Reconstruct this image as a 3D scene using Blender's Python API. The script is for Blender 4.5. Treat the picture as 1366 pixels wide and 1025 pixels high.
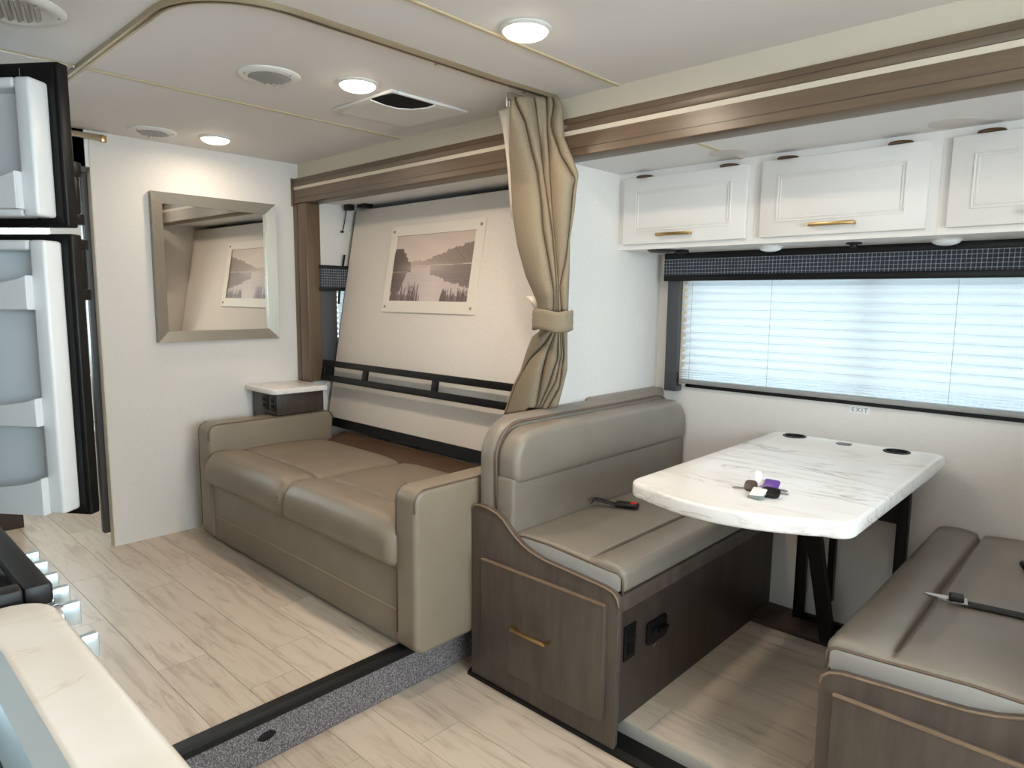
import bpy, bmesh, math, random
from mathutils import Matrix, Vector
random.seed(7)
for o in list(bpy.data.objects): bpy.data.objects.remove(o)
SC = bpy.context.scene
COL = SC.collection

# ------------------------------------------------------------------ camera
CX, CY, CZ = 3.54395, 0.0, 1.36366
YAW, PITCH, ROLL, FPX = -0.753764, -0.126421, 0.010340, 902.145
_fw = Vector((math.sin(YAW)*math.cos(PITCH), math.cos(YAW)*math.cos(PITCH), math.sin(PITCH)))
_rt = Vector((math.cos(YAW), -math.sin(YAW), 0)); _up = _rt.cross(_fw)
_r2 = _rt*math.cos(ROLL) + _up*math.sin(ROLL); _u2 = -_rt*math.sin(ROLL) + _up*math.cos(ROLL)
cam_d = bpy.data.cameras.new('camera'); cam = bpy.data.objects.new('camera', cam_d); COL.objects.link(cam)
m = Matrix((_r2, _u2, -_fw)).transposed().to_4x4(); m.translation = (CX, CY, CZ)
cam.matrix_world = m
cam_d.sensor_width = 36; cam_d.lens = FPX*36/1366; cam_d.clip_start = .02
SC.camera = cam
# ------------------------------------------------------------------ world, exposure
W = bpy.data.worlds.new('World'); SC.world = W; W.use_nodes = True
W.node_tree.nodes['Background'].inputs[0].default_value = (.84, .94, 1.0, 1)
W.node_tree.nodes['Background'].inputs[1].default_value = 12.5
vs = SC.view_settings
vs.view_transform = 'Standard'; vs.look = 'None'; vs.gamma = 1; vs.exposure = 0.55; vs.use_curve_mapping = False
LAMP_W = 4.5        # watts of each lit ceiling puck
LAMP_C = (1.0, .85, .67)
def portal(name, loc, rot, sx, sy):
    l = bpy.data.lights.new(name, 'AREA'); l.shape = 'RECTANGLE'; l.size = sx; l.size_y = sy
    l.cycles.is_portal = True
    o = bpy.data.objects.new(name, l); o.location = loc; o.rotation_euler = rot; COL.objects.link(o)
portal('added_window_portal', (3.125, -.50, 1.60), (-math.pi/2, 0, 0), .76, .30)
portal('washroom_portal', (-1.68, .6, 1.4), (0, -math.pi/2, 0), .9, 1.2)
portal('windshield_portal', (5.14, .75, 1.35), (0, math.pi/2, 0), .95, 2.3)

# ------------------------------------------------------------------ materials
def lin(c):
    return tuple((v/255/12.92 if v/255 <= .04045 else ((v/255+.055)/1.055)**2.4) for v in c) + (1,)
MATS = {}
class NT:
    def __init__(s, name):
        s.m = bpy.data.materials.new(name); s.m.use_nodes = True; s.t = s.m.node_tree; s.n = s.t.nodes
        s.b = s.n['Principled BSDF']; MATS[name] = s.m
    def new(s, t, **k):
        x = s.n.new(t)
        for a, b in k.items(): setattr(x, a, b)
        return x
    def link(s, a, b): s.t.links.new(a, b)
    def coord(s, scale=(1,1,1), rand=False):
        tc = s.new('ShaderNodeTexCoord'); mp = s.new('ShaderNodeMapping'); mp.inputs['Scale'].default_value = scale
        s.link(tc.outputs['Object'], mp.inputs['Vector'])
        if rand:
            oi = s.new('ShaderNodeObjectInfo'); mu = s.new('ShaderNodeMath', operation='MULTIPLY'); mu.inputs[1].default_value = 37.0
            s.link(oi.outputs['Random'], mu.inputs[0]); cb = s.new('ShaderNodeCombineXYZ')
            for i in range(3): s.link(mu.outputs[0], cb.inputs[i])
            s.link(cb.outputs[0], mp.inputs['Location'])
        return mp.outputs[0]
    def noise(s, vec, scale, detail=3, rough=.55, dist=0):
        n = s.new('ShaderNodeTexNoise'); n.inputs['Scale'].default_value = scale; n.inputs['Detail'].default_value = detail
        n.inputs['Roughness'].default_value = rough; n.inputs['Distortion'].default_value = dist
        s.link(vec, n.inputs['Vector']); return n.outputs['Fac']
    def ramp(s, fac, stops):
        r = s.new('ShaderNodeValToRGB'); e = r.color_ramp.elements
        while len(e) < len(stops): e.new(.5)
        for q, (p, c) in zip(e, stops): q.position = p; q.color = lin(c)
        s.link(fac, r.inputs[0]); return r.outputs[0]
    def mix(s, fac, a, b, blend='MIX'):
        x = s.new('ShaderNodeMix', data_type='RGBA', blend_type=blend)
        for k, v in ((0, fac), (6, a), (7, b)):
            if hasattr(v, 'is_output'): s.link(v, x.inputs[k])
            else: x.inputs[k].default_value = v
        return x.outputs[2]
    def bump(s, h, strength=.2, dist=.002):
        b = s.new('ShaderNodeBump'); b.inputs['Strength'].default_value = strength; b.inputs['Distance'].default_value = dist
        s.link(h, b.inputs['Height']); s.link(b.outputs[0], s.b.inputs['Normal'])
    def base(s, c):
        if hasattr(c, 'is_output'): s.link(c, s.b.inputs['Base Color'])
        else: s.b.inputs['Base Color'].default_value = lin(c)
    def set(s, rough=.5, metal=0, spec=.5):
        s.b.inputs['Roughness'].default_value = rough; s.b.inputs['Metallic'].default_value = metal
        s.b.inputs['Specular IOR Level'].default_value = spec
def plain(name, c, rough=.5, metal=0, spec=.5, nscale=0, nstr=.1, var=0):
    t = NT(name); t.set(rough, metal, spec)
    v = t.coord()
    if var:
        d = tuple(max(0, x-var) for x in c); e = tuple(min(255, x+var) for x in c)
        t.base(t.ramp(t.noise(v, 9, 3), [(.3, d), (.7, e)]))
    else: t.base(c)
    if nscale: t.bump(t.noise(v, nscale, 2), nstr)
    return t.m
def wood(name, a, b, scale=(3, 3, 40), rough=.42, var=.5):
    t = NT(name); t.set(rough); v = t.coord(scale, True)
    n = t.noise(v, 1.6, 6, .65, .6)
    t.base(t.ramp(n, [(.3, a), (.7, b)])); t.bump(n, .08); return t.m
def linen(name, a, b, sc=(1, 1, 1)):
    t = NT(name); t.set(.75, 0, .25)
    v1 = t.coord((40, 40, 500)); v2 = t.coord((300, 300, 90))
    n1 = t.noise(v1, 1, 2); n2 = t.noise(v2, 1, 2)
    ad = t.new('ShaderNodeMath', operation='ADD'); t.link(n1, ad.inputs[0]); t.link(n2, ad.inputs[1])
    hf = t.new('ShaderNodeMath', operation='MULTIPLY'); hf.inputs[1].default_value = .5; t.link(ad.outputs[0], hf.inputs[0])
    t.base(t.ramp(hf.outputs[0], [(.38, a), (.62, b)])); t.bump(hf.outputs[0], .03, .001); return t.m

linen('wall_linen', (216, 209, 203), (224, 218, 212))
linen('panel_linen', (222, 212, 202), (230, 221, 212))
plain('ceiling_white', (228, 222, 219), .7, nscale=260, nstr=.06)
plain('slide_ceiling', (226, 224, 224), .7, nscale=260, nstr=.06)
plain('disc_cover', (204, 198, 194), .6)
plain('cream', (210, 198, 180), .55, nscale=200, nstr=.05)
plain('seam_cream', (200, 184, 152), .45)
wood('trim_wood_x', (92, 75, 59), (108, 89, 71), (2.2, 30, 30), .35)
wood('trim_wood_z', (92, 75, 59), (108, 89, 71), (30, 30, 2.2), .35)
wood('bench_wood', (72, 62, 55), (94, 82, 73), (14, 14, 2.0), .42)
wood('bench_wood_light', (112, 92, 74), (134, 112, 92), (14, 14, 3), .4)
wood('dark_wood', (52, 44, 40), (74, 62, 56), (14, 14, 2), .4)
wood('shelf_wood', (74, 54, 40), (96, 72, 54), (2.2, 30, 30), .4)
wood('door_wood', (44, 36, 36), (66, 56, 54), (14, 14, 2), .4)
plain('leather', (136, 122, 106), .40, spec=.45, nscale=900, nstr=.12, var=3)
plain('leather_welt', (104, 86, 72), .45)
plain('bench_leather', (132, 122, 111), .40, spec=.45, nscale=900, nstr=.12, var=3)
plain('leather_light', (156, 150, 144), .42, nscale=900, nstr=.1)
plain('thread', (176, 156, 132), .6)
plain('black_plastic', (11, 10, 11), .45, spec=.35)
plain('black_metal', (12, 10, 11), .42, spec=.35)
plain('black_gasket', (10, 9, 9), .5, spec=.35)
plain('dark_grey', (70, 70, 74), .5)
plain('white_paint', (228, 222, 217), .38, nscale=120, nstr=.02)
plain('white_plastic', (226, 222, 218), .4)
plain('grey_plastic', (150, 148, 146), .4)
plain('grommet_grey', (104, 102, 102), .4, .3)
plain('liner_white', (222, 224, 226), .35)
plain('liner_blue', (222, 228, 232), .4)
plain('mat_white', (232, 222, 208), .5)
plain('gold', (190, 160, 110), .3, 1)
plain('bronze', (104, 72, 42), .4, .8)
plain('chrome', (214, 214, 216), .14, 1)
plain('steel', (196, 206, 210), .34, .75)
plain('aluminium', (186, 172, 148), .28, .9)
plain('mirror_glass', (236, 236, 232), .015, 1)
plain('red', (205, 32, 22), .4)
plain('purple', (96, 62, 140), .4)
plain('silver_key', (176, 168, 158), .3, .9)
plain('tag_white', (226, 222, 222), .4)
plain('tag_edge', (120, 132, 130), .4)
plain('brown_fob', (72, 58, 50), .45)
plain('ink', (70, 66, 70), .6)
plain('sticker', (232, 232, 232), .4)
plain('dark_void', (6, 5, 5), .7, spec=.2)
plain('webbing', (40, 38, 38), .7, nscale=700, nstr=.2)
plain('joint', (168, 150, 130), .7)
plain('dark_vinyl', (66, 52, 42), .6, nscale=300, nstr=.2, var=12)
plain('riser_strip', (172, 166, 158), .5)
plain('pavement', (120, 118, 114), .9)
plain('porcelain', (236, 236, 236), .12)
plain('plain_white_wall', (226, 226, 224), .7)
def brushed(name, c, rough=.3):
    t = NT(name); t.set(rough, .7); v = t.coord((4, 220, 220)); n = t.noise(v, 1.2, 3)
    d = tuple(int(x*.86) for x in c); t.base(t.ramp(n, [(.3, d), (.7, c)])); t.bump(n, .05); return t.m
brushed('mirror_frame', (168, 160, 148), .42)
# floor planks
def floor_mat(name, a, b, c):
    t = NT(name); t.set(.36, 0, .4)
    v = t.coord((1.1, 9, 9), True); n = t.noise(v, 2.2, 7, .62, .9)
    v2 = t.coord((1.5, 13, 13), True); n2 = t.noise(v2, 2.6, 8, .68, .7)
    col = t.ramp(n, [(.30, b), (.50, a), (.72, a)])
    st = t.ramp(n2, [(.40, (255, 255, 255)), (.33, c), (.30, c)]) if False else None
    f = t.ramp(n2, [(.52, (0, 0, 0)), (.70, (200, 200, 200))])
    f2 = t.ramp(t.noise(t.coord((.8, 2.2, 2.2), True), 2.2, 3), [(.34, (40, 40, 40)), (.60, (255, 255, 255))])
    ff = t.mix(1.0, f, f2, 'MULTIPLY')
    col = t.mix(ff, col, lin(c))
    oi = t.new('ShaderNodeObjectInfo'); r = t.ramp(oi.outputs['Random'], [(0, (238, 236, 234)), (1, (255, 255, 255))])
    t.base(t.mix(1.0, col, r, 'MULTIPLY')); t.bump(n2, .06); return t.m
floor_mat('floor_plank', (212, 195, 177), (186, 166, 146), (116, 95, 78))
# marble laminates
def marble(name, base, vein, warm, scale, amount=.9):
    t = NT(name); t.set(.22, 0, .5)
    v = t.coord(scale)
    n = t.noise(v, 1.5, 8, .6, 1.1)
    s1 = t.new('ShaderNodeMath', operation='SUBTRACT'); s1.inputs[1].default_value = .5; t.link(n, s1.inputs[0])
    ab = t.new('ShaderNodeMath', operation='ABSOLUTE'); t.link(s1.outputs[0], ab.inputs[0])
    f = t.ramp(ab.outputs[0], [(0.0, (255, 255, 255)), (.022, (40, 40, 40)), (.06, (0, 0, 0))])
    k = t.ramp(t.noise(v, .9, 3), [(.48, (0, 0, 0)), (.66, (255, 255, 255))])
    fk = t.mix(1.0, f, k, 'MULTIPLY')
    b = t.mix(t.ramp(t.noise(v, .8, 4), [(.35, (0, 0, 0)), (.7, (255, 255, 255))]), lin(base), lin(warm))
    t.base(t.mix(fk, b, lin(vein))); return t.m
marble('table_marble', (234, 229, 226), (176, 162, 154), (226, 217, 210), (1.0, 5.0, 5.0))
marble('counter_marble', (214, 206, 198), (176, 150, 124), (206, 194, 180), (7.0, 3.4, 5))
# carpet
t = NT('carpet'); t.set(.95, 0, .1); v = t.coord()
n = t.noise(v, 210, 3, .75); t.base(t.ramp(n, [(.34, (66, 61, 62)), (.50, (112, 105, 106)), (.66, (168, 160, 161))])); t.bump(n, .5, .002)
# curtain cloth
t = NT('curtain_cloth'); t.set(.8, 0, .2); v = t.coord((300, 300, 300)); n = t.noise(v, 1, 2)
t.base(t.ramp(n, [(.3, (126, 114, 96)), (.7, (140, 127, 108))])); t.bump(n, .1, .0008)
plain('curtain_lining', (226, 216, 202), .8)
# plaid valance fabric
def plaid(name, axis):
    t = NT(name); t.set(.8, 0, .2); tc = t.new('ShaderNodeTexCoord'); sp = t.new('ShaderNodeSeparateXYZ'); t.link(tc.outputs['Object'], sp.inputs[0])
    def lines(out, period, width):
        mu = t.new('ShaderNodeMath', operation='MULTIPLY'); mu.inputs[1].default_value = 1/period; t.link(out, mu.inputs[0])
        fr = t.new('ShaderNodeMath', operation='FRACT'); t.link(mu.outputs[0], fr.inputs[0])
        lt = t.new('ShaderNodeMath', operation='LESS_THAN'); lt.inputs[1].default_value = width; t.link(fr.outputs[0], lt.inputs[0]); return lt.outputs[0]
    a = lines(sp.outputs[axis], .0145, .18); b = lines(sp.outputs[2], .0145, .18)
    nz = t.noise(t.coord((70, 70, 25)), 1, 2)
    ad = t.new('ShaderNodeMath', operation='ADD'); t.link(a, ad.inputs[0]); t.link(b, ad.inputs[1])
    mu = t.new('ShaderNodeMath', operation='MULTIPLY'); t.link(ad.outputs[0], mu.inputs[0]); t.link(nz, mu.inputs[1]); mu.use_clamp = True
    t.base(t.mix(mu.outputs[0], lin((52, 56, 64)), lin((168, 168, 172))))
    return t.m
plaid('plaid_x', 0); plaid('plaid_y', 1)
# translucent pleated blind
t = NT('blind_cloth'); t.n.remove(t.b)
d = t.new('ShaderNodeBsdfDiffuse'); d.inputs[0].default_value = lin((226, 230, 234))
tr = t.new('ShaderNodeBsdfTranslucent'); tr.inputs[0].default_value = lin((228, 240, 246))
mx = t.new('ShaderNodeMixShader'); mx.inputs[0].default_value = .052
t.link(d.outputs[0], mx.inputs[1]); t.link(tr.outputs[0], mx.inputs[2]); t.link(mx.outputs[0], t.n['Material Output'].inputs[0])
# thin window glass
t = NT('thin_glass'); t.n.remove(t.b)
tp = t.new('ShaderNodeBsdfTransparent'); tp.inputs[0].default_value = (.9, .95, .96, 1)
gl = t.new('ShaderNodeBsdfGlossy'); gl.inputs['Roughness'].default_value = .02
mx = t.new('ShaderNodeMixShader'); mx.inputs[0].default_value = .06
t.link(tp.outputs[0], mx.inputs[1]); t.link(gl.outputs[0], mx.inputs[2]); t.link(mx.outputs[0], t.n['Material Output'].inputs[0])
def emit(name, c, s):
    t = NT(name); t.b.inputs['Base Color'].default_value = (0.8, .8, .8, 1)
    t.b.inputs['Emission Color'].default_value = c + (1,); t.b.inputs['Emission Strength'].default_value = s
emit('lamp_lit', (1.0, .86, .66), 9)
t = NT('cooktop_glass'); t.set(.05, 0, .6); t.base((14, 12, 12))
t = NT('smoked'); t.set(.25, .6); t.base((88, 96, 98))
t = NT('paint_print'); t.set(.45); a = t.new('ShaderNodeAttribute', attribute_name='print'); t.base(a.outputs['Color'])

# ------------------------------------------------------------------ geometry helpers
def wloc(p):
    v = Vector((0, 0, 0))
    while p is not None: v += p.location; p = p.parent
    return v
def obj(name, verts, faces, mat, parent=None, smooth=False, M=None, origin=None):
    """One mesh object; verts in world space (after M). Child vertices are stored relative to the parent chain."""
    if M is not None: verts = [M @ Vector(v) for v in verts]
    if parent is not None: off = wloc(parent)
    else: off = Vector(origin) if origin is not None else Vector((0, 0, 0))
    me = bpy.data.meshes.new(name); me.from_pydata([tuple(Vector(v)-off) for v in verts], [], faces)
    bm = bmesh.new(); bm.from_mesh(me); bmesh.ops.recalc_face_normals(bm, faces=bm.faces); bm.to_mesh(me); bm.free()
    me.materials.append(MATS[mat])
    if smooth is True: me.polygons.foreach_set('use_smooth', [True]*len(me.polygons))
    elif smooth: me.polygons.foreach_set('use_smooth', [True]*len(me.polygons)); me.set_sharp_from_angle(angle=math.radians(smooth))
    o = bpy.data.objects.new(name, me); COL.objects.link(o)
    if parent is not None: o.parent = parent
    else: o.location = off
    return o
def tag(o, label, cat, group=None, kind=None):
    o['label'] = label; o['category'] = cat
    if group: o['group'] = group
    if kind: o['kind'] = kind
    return o
def thing(name, loc, label, cat, group=None, kind=None):
    o = bpy.data.objects.new(name, None); o.empty_display_size = .05; COL.objects.link(o); o.location = loc
    return tag(o, label, cat, group, kind)
class G:
    """vertex / face collector"""
    def __init__(s): s.v = []; s.f = []
    def add(s, v, f):
        k = len(s.v); s.v += [tuple(x) for x in v]; s.f += [tuple(i+k for i in q) for q in f]; return s
    def box(s, x0, x1, y0, y1, z0, z1, bevel=0, seg=2):
        if bevel <= 0:
            return s.add([(x0,y0,z0),(x1,y0,z0),(x1,y1,z0),(x0,y1,z0),(x0,y0,z1),(x1,y0,z1),(x1,y1,z1),(x0,y1,z1)],
                         [(3,2,1,0),(4,5,6,7),(0,1,5,4),(1,2,6,5),(2,3,7,6),(3,0,4,7)])
        bm = bmesh.new(); bmesh.ops.create_cube(bm, size=1)
        for v in bm.verts: v.co = Vector(((x0+x1)/2+v.co.x*(x1-x0), (y0+y1)/2+v.co.y*(y1-y0), (z0+z1)/2+v.co.z*(z1-z0)))
        bmesh.ops.bevel(bm, geom=bm.edges[:], offset=min(bevel, .49*min(x1-x0, y1-y0, z1-z0)), segments=seg, profile=.5, affect='EDGES')
        bm.verts.index_update(); s.add([v.co[:] for v in bm.verts], [[v.index for v in f.verts] for f in bm.faces]); bm.free(); return s
    def prism(s, outline, axis, a0, a1, bevel=0, seg=3, both=True):
        """outline = 2-D polygon in the two other axes (order: X:yz  Y:xz  Z:xy)"""
        n = len(outline); P = [Vector(p) for p in outline]
        area = sum(P[i].x*P[(i+1) % n].y-P[(i+1) % n].x*P[i].y for i in range(n))
        if area < 0: P.reverse()
        nor = []
        for i in range(n):
            e1 = (P[i]-P[i-1]); e2 = (P[(i+1) % n]-P[i]); e1.normalize(); e2.normalize()
            n1 = Vector((e1.y, -e1.x)); n2 = Vector((e2.y, -e2.x)); b = n1+n2
            b = b/max(.35, b.dot(n1)) if b.length > 1e-6 else n1
            nor.append(b)
        rings = []
        if bevel > 0:
            for k in range(seg+1):
                t = math.pi/2*k/seg; rings.append((a0+bevel*(1-math.sin(t)), bevel*(1-math.cos(t))))
            rings = [(a0+bevel*(1-math.sin(math.pi/2*k/seg)), bevel*(1-math.cos(math.pi/2*k/seg))) for k in range(seg, -1, -1)]
            rings = [(a0+bevel*(1-math.cos(math.pi/2*k/seg)), bevel*(1-math.sin(math.pi/2*k/seg))) for k in range(seg+1)]
            rings += [(a1-(a-a0), i) for a, i in reversed(rings)]
        else: rings = [(a0, 0), (a1, 0)]
        V = []
        for a, ins in rings:
            for p, q in zip(P, nor):
                c = p-q*ins
                V.append((a, c.x, c.y) if axis == 'X' else (c.x, a, c.y) if axis == 'Y' else (c.x, c.y, a))
        F = [tuple(range(n-1, -1, -1)), tuple(range((len(rings)-1)*n, len(rings)*n))]
        for r in range(len(rings)-1):
            for i in range(n):
                j = (i+1) % n; F.append((r*n+i, r*n+j, (r+1)*n+j, (r+1)*n+i))
        return s.add(V, F)
    def tube(s, pts, r, sides=8, closed=False, flat=None):
        pts = [Vector(p) for p in pts]; n = len(pts); V = []; prev = None
        for i, p in enumerate(pts):
            a = pts[i-1] if (i or closed) else p; b = pts[(i+1) % n] if (i < n-1 or closed) else p
            d = (b-a).normalized()
            if prev is None:
                u = d.cross(Vector((0, 0, 1)))
                if u.length < .05: u = d.cross(Vector((1, 0, 0)))
            else: u = prev-d*prev.dot(d)
            u.normalize(); prev = u; w = d.cross(u)
            for k in range(sides):
                t = 2*math.pi*k/sides
                V.append(p+u*(r*math.cos(t))+w*((flat if flat else r)*math.sin(t)))
        F = []
        for i in range(n if closed else n-1):
            for k in range(sides):
                a, b = i*sides+k, i*sides+(k+1) % sides; c = ((i+1) % n)*sides
                F.append((a, b, c+(k+1) % sides, c+k))
        if not closed: F += [tuple(range(sides-1, -1, -1)), tuple(range((n-1)*sides, n*sides))]
        return s.add(V, F)
    def lathe(s, prof, center, sides=32, axis='Z', cap=True):
        """prof = [(r, h)] revolved about the axis through center"""
        c = Vector(center); V = []
        for r, h in prof:
            for k in range(sides):
                t = 2*math.pi*k/sides; a, b = r*math.cos(t), r*math.sin(t)
                V.append(c+Vector({'Z': (a, b, h), 'Y': (a, h, b), 'X': (h, a, b)}[axis]))
        F = []
        for i in range(len(prof)-1):
            for k in range(sides): F.append((i*sides+k, i*sides+(k+1) % sides, (i+1)*sides+(k+1) % sides, (i+1)*sides+k))
        if cap: F += [tuple(range(sides-1, -1, -1)), tuple(range((len(prof)-1)*sides, len(prof)*sides))]
        return s.add(V, F)
    def soft(s, x0, x1, y0, y1, z0, z1, r, n=(18, 18, 6), fn=None):
        """rounded, subdivided cushion block; fn(p) -> p bends the surface"""
        idx = {}; V = []; F = []
        dims = ((x0, x1), (y0, y1), (z0, z1))
        def ticks(a, b, k):
            inner = [a+r*.0, a+r*.3, a+r*.65]
            mid = [a+r+(b-a-2*r)*i/max(1, k) for i in range(k+1)]
            return [a, a+r*.35, a+r*.7]+mid+[b-r*.7, b-r*.35, b]
        T = [ticks(a, b, k) for (a, b), k in zip(dims, n)]
        def vid(i, j, k):
            key = (i, j, k)
            if key not in idx:
                p = Vector((T[0][i], T[1][j], T[2][k]))
                q = Vector([min(max(p[a], dims[a][0]+r), dims[a][1]-r) for a in range(3)])
                d = p-q
                if d.length > 1e-9: p = q+d.normalized()*r
                idx[key] = len(V); V.append(fn(p) if fn else p)
            return idx[key]
        L = [len(q)-1 for q in T]
        for i in range(L[0]):
            for j in range(L[1]):
                for k in (0, L[2]): F.append((vid(i, j, k), vid(i+1, j, k), vid(i+1, j+1, k), vid(i, j+1, k)))
        for i in range(L[0]):
            for k in range(L[2]):
                for j in (0, L[1]): F.append((vid(i, j, k), vid(i+1, j, k), vid(i+1, j, k+1), vid(i, j, k+1)))
        for j in range(L[1]):
            for k in range(L[2]):
                for i in (0, L[0]): F.append((vid(i, j, k), vid(i, j+1, k), vid(i, j+1, k+1), vid(i, j, k+1)))
        return s.add(V, F)
    def obj(s, name, mat, parent=None, smooth=False, M=None, origin=None): return obj(name, s.v, s.f, mat, parent, smooth, M, origin)
def box(name, b, mat, parent=None, bevel=0, seg=2, M=None, origin=None):
    return G().box(*b, bevel, seg).obj(name, mat, parent, 40 if bevel else False, M, origin)
def ray(u, v):
    return _fw+_r2*((u-683)/FPX)-_u2*((v-512.5)/FPX)
def rrect(x0, x1, y0, y1, r, n=6):
    """rounded rectangle; r = one radius or (bottom-left, bottom-right, top-right, top-left)"""
    rr = r if isinstance(r, tuple) else (r,)*4; out = []
    for (cx, cy, a0), q in zip(((x0, y0, 180), (x1, y0, 270), (x1, y1, 0), (x0, y1, 90)), rr):
        if q <= 0: out.append((cx, cy)); continue
        ox = cx+q if cx == x0 else cx-q; oy = cy+q if cy == y0 else cy-q
        for i in range(n+1):
            t = math.radians(a0+90*i/n); out.append((ox+q*math.cos(t), oy+q*math.sin(t)))
    return out
def interp(tab, z):
    if z <= tab[0][0]: return tab[0][1:]
    for a, b in zip(tab, tab[1:]):
        if z <= b[0]:
            t = (z-a[0])/(b[0]-a[0]); t = t*t*(3-2*t) if False else t
            return tuple(p+(q-p)*t for p, q in zip(a[1:], b[1:]))
    return tab[-1][1:]

# ------------------------------------------------------------------ measurements (metres)
S = .1515           # raised floor
HC = 2.09           # ceiling
W1 = 2.009          # inner side wall carrying the slide-out trim
YT = 1.969          # face of the trim
YW = 2.765          # window wall of the slide-out
HS = 1.878          # slide-out ceiling
XP0, XP1 = 1.843, 1.876   # partition between wall bed and dinette
XE = 1.757          # step edge
XEND, XFRONT = -1.7, 5.2
YK = -.56           # kitchen wall
SF = .068           # slide-out floor
XS0, XS1 = .12, 3.95

# ------------------------------------------------------------------ floors
def planks(parent, x0, x1, y0, y1, z, lines, joints, n_skip=()):
    """lines = y of the long joints; joints[k] = x of the butt joints of row k"""
    g = .0008; first = True
    for k in range(len(lines)-1):
        a, b = max(lines[k], y0), min(lines[k+1], y1)
        if b-a < .01: continue
        xs = [x0]+[x for x in sorted(joints(k)) if x0+.06 < x < x1-.06]+[x1]
        for p, q in zip(xs, xs[1:]):
            G().box(p+g, q-g, a+g, b-g, z-.008, z).obj('plank', 'floor_plank', parent)
up_lines = [.718+.1592*k for k in range(-8, 10)]
up_j = {7: .79, 8: .325, 9: .628, 10: .455, 11: 1.157}
def upj(k):
    b = up_j.get(k, (k*.371) % .987)
    return [b+.987*i for i in range(-3, 4)]
fl = thing('floor', (0, 0, 0), 'pale wood plank floor of the raised level in front of the sofa', 'floor', kind='structure')
box('floor_base', (XEND, XE-.006, YK, 2.0, S-.05, S-.0025), 'joint', fl)
box('slide_base', (XS0-.04, XP1, 2.0, YW+.05, SF-.05, S-.0025), 'dark_vinyl', fl)
planks(fl, XEND, XE-.012, YK, 1.93, S, up_lines, upj)
lo_lines = [1.218+.1605*k for k in range(-11, 4)]
lo_j = {11: 2.032, 12: 2.72, 13: 2.392}
def loj(k):
    b = lo_j.get(k, 2.0+(k*.433) % .987)
    return [b+.987*i for i in range(-3, 4)]
fl2 = thing('floor', (2.5, 0, 0), 'pale wood plank floor of the lower level between carpeted step and dinette', 'floor', kind='structure')
box('floor_base', (XE, XFRONT, YK, 2.0, -.05, -.0025), 'joint', fl2)
planks(fl2, XE+.008, XFRONT, YK, 1.64, 0, lo_lines, loj)
fl3 = thing('floor', (2.8, 2.2, 0), 'wood plank floor of the slide-out under the dining table', 'floor', kind='structure')
box('floor_base', (1.88, XS1, 1.662, YW, .004, SF-.0025), 'riser_strip', fl3, .004)
planks(fl3, 1.88, XS1, 1.668, 2.575, SF, [1.668+.1592*k for k in range(7)], lambda k: [2.55+(k*.41) % .9, 3.5+(k*.41) % .9])
box('carpet_strip', (1.89, XS1, 2.577, YW, SF-.002, SF+.022), 'dark_vinyl', fl3, .006)
# step riser and nosing
st = thing('step_riser', (XE, .8, 0), 'grey carpeted riser of the step up to the sofa level', 'step', kind='structure')
box('carpet', (XE-.004, XE+.006, YK, 1.93, 0, S-.02), 'carpet', st)
G().prism([(XE-.028, S-.001), (XE-.028, S+.006), (XE+.006, S+.006), (XE+.013, S+.001), (XE+.015, S-.006), (XE+.015, S-.026), (XE+.004, S-.026), (XE+.004, S-.001)], 'Y', YK, 1.93).obj('nosing', 'black_gasket', st)
so = G().prism([(.857+.026*math.cos(t*math.pi/9)*(1.0 if abs(math.cos(t*math.pi/9)) < .99 else 1.15), .078+.013*math.sin(t*math.pi/9)) for t in range(18)], 'X', XE+.004, XE+.012, .002).obj('step_light', 'black_plastic', origin=(XE+.008, .857, .06), smooth=40)
tag(so, 'small black oval step light set in the carpeted riser', 'step light')
tr = thing('trim_1', (2.6, 1.61, 0), 'black rubber seal strip along the foot of the dinette slide-out', 'trim', kind='structure')
G().prism([(1.583, 0.0005), (1.583, .012), (1.60, .022), (1.662, .026), (1.662, .0005)], 'X', 1.85, XS1).obj('seal', 'black_gasket', tr)

# ------------------------------------------------------------------ walls and ceilings
c = thing('ceiling', (2, .8, HC), 'off-white panelled ceiling of the motorhome', 'ceiling', kind='structure')
seams = [XEND, -.28, .946, 2.142, 3.338, 4.53, XFRONT]
for a, b in zip(seams, seams[1:]):
    box('ceiling_panel', (a, b, YK-.05, W1+.05, HC, HC+.03), 'ceiling_white', c)
for x in seams[1:-1]:
    G().prism([(x-.011, HC+.001), (x-.006, HC-.0035), (x+.006, HC-.0035), (x+.011, HC+.001)], 'Y', YK, W1).obj('seam_strip', 'seam_cream', c)
c2 = thing('ceiling', (2.8, 2.4, HS), 'white lower ceiling inside the slide-out above cabinets and wall bed', 'ceiling', kind='structure')
box('ceiling_panel', (XS0-.05, 2.402, YT+.01, YW+.1, HS, HS+.03), 'slide_ceiling', c2)
box('ceiling_panel', (2.402, XS1+.05, YT+.01, YW+.1, HS, HS+.03), 'slide_ceiling', c2)
G().box(2.394, 2.410, YT+.04, YW, HS-.0025, HS).obj('seam_strip', 'seam_cream', c2)
def wall(name, boxes, mat, label, origin):
    g = G()
    for b in boxes: g.box(*b)
    return tag(g.obj(name, mat, origin=origin), label, 'wall', kind='structure')
wall('wall_rear', [(-.05, 0, .985, 2.06, S-.05, HC)], 'wall_linen', 'linen-textured wall carrying the square silver mirror', (0, 1.5, S))
G().box(-.051, .002, .982, .987, S, HC).obj('edge_strip', 'cream', bpy.data.objects['wall_rear'])
wall('wall_header', [(0, XFRONT, W1, W1+.05, HS+.03, HC), (XS1, XFRONT, W1, W1+.05, 0, HS+.03), (-.05, XS0-.03, W1, W1+.05, S, HS+.03)], 'cream', 'cream wall band between ceiling and brown slide-out trim', (2, W1, HS))
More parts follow.
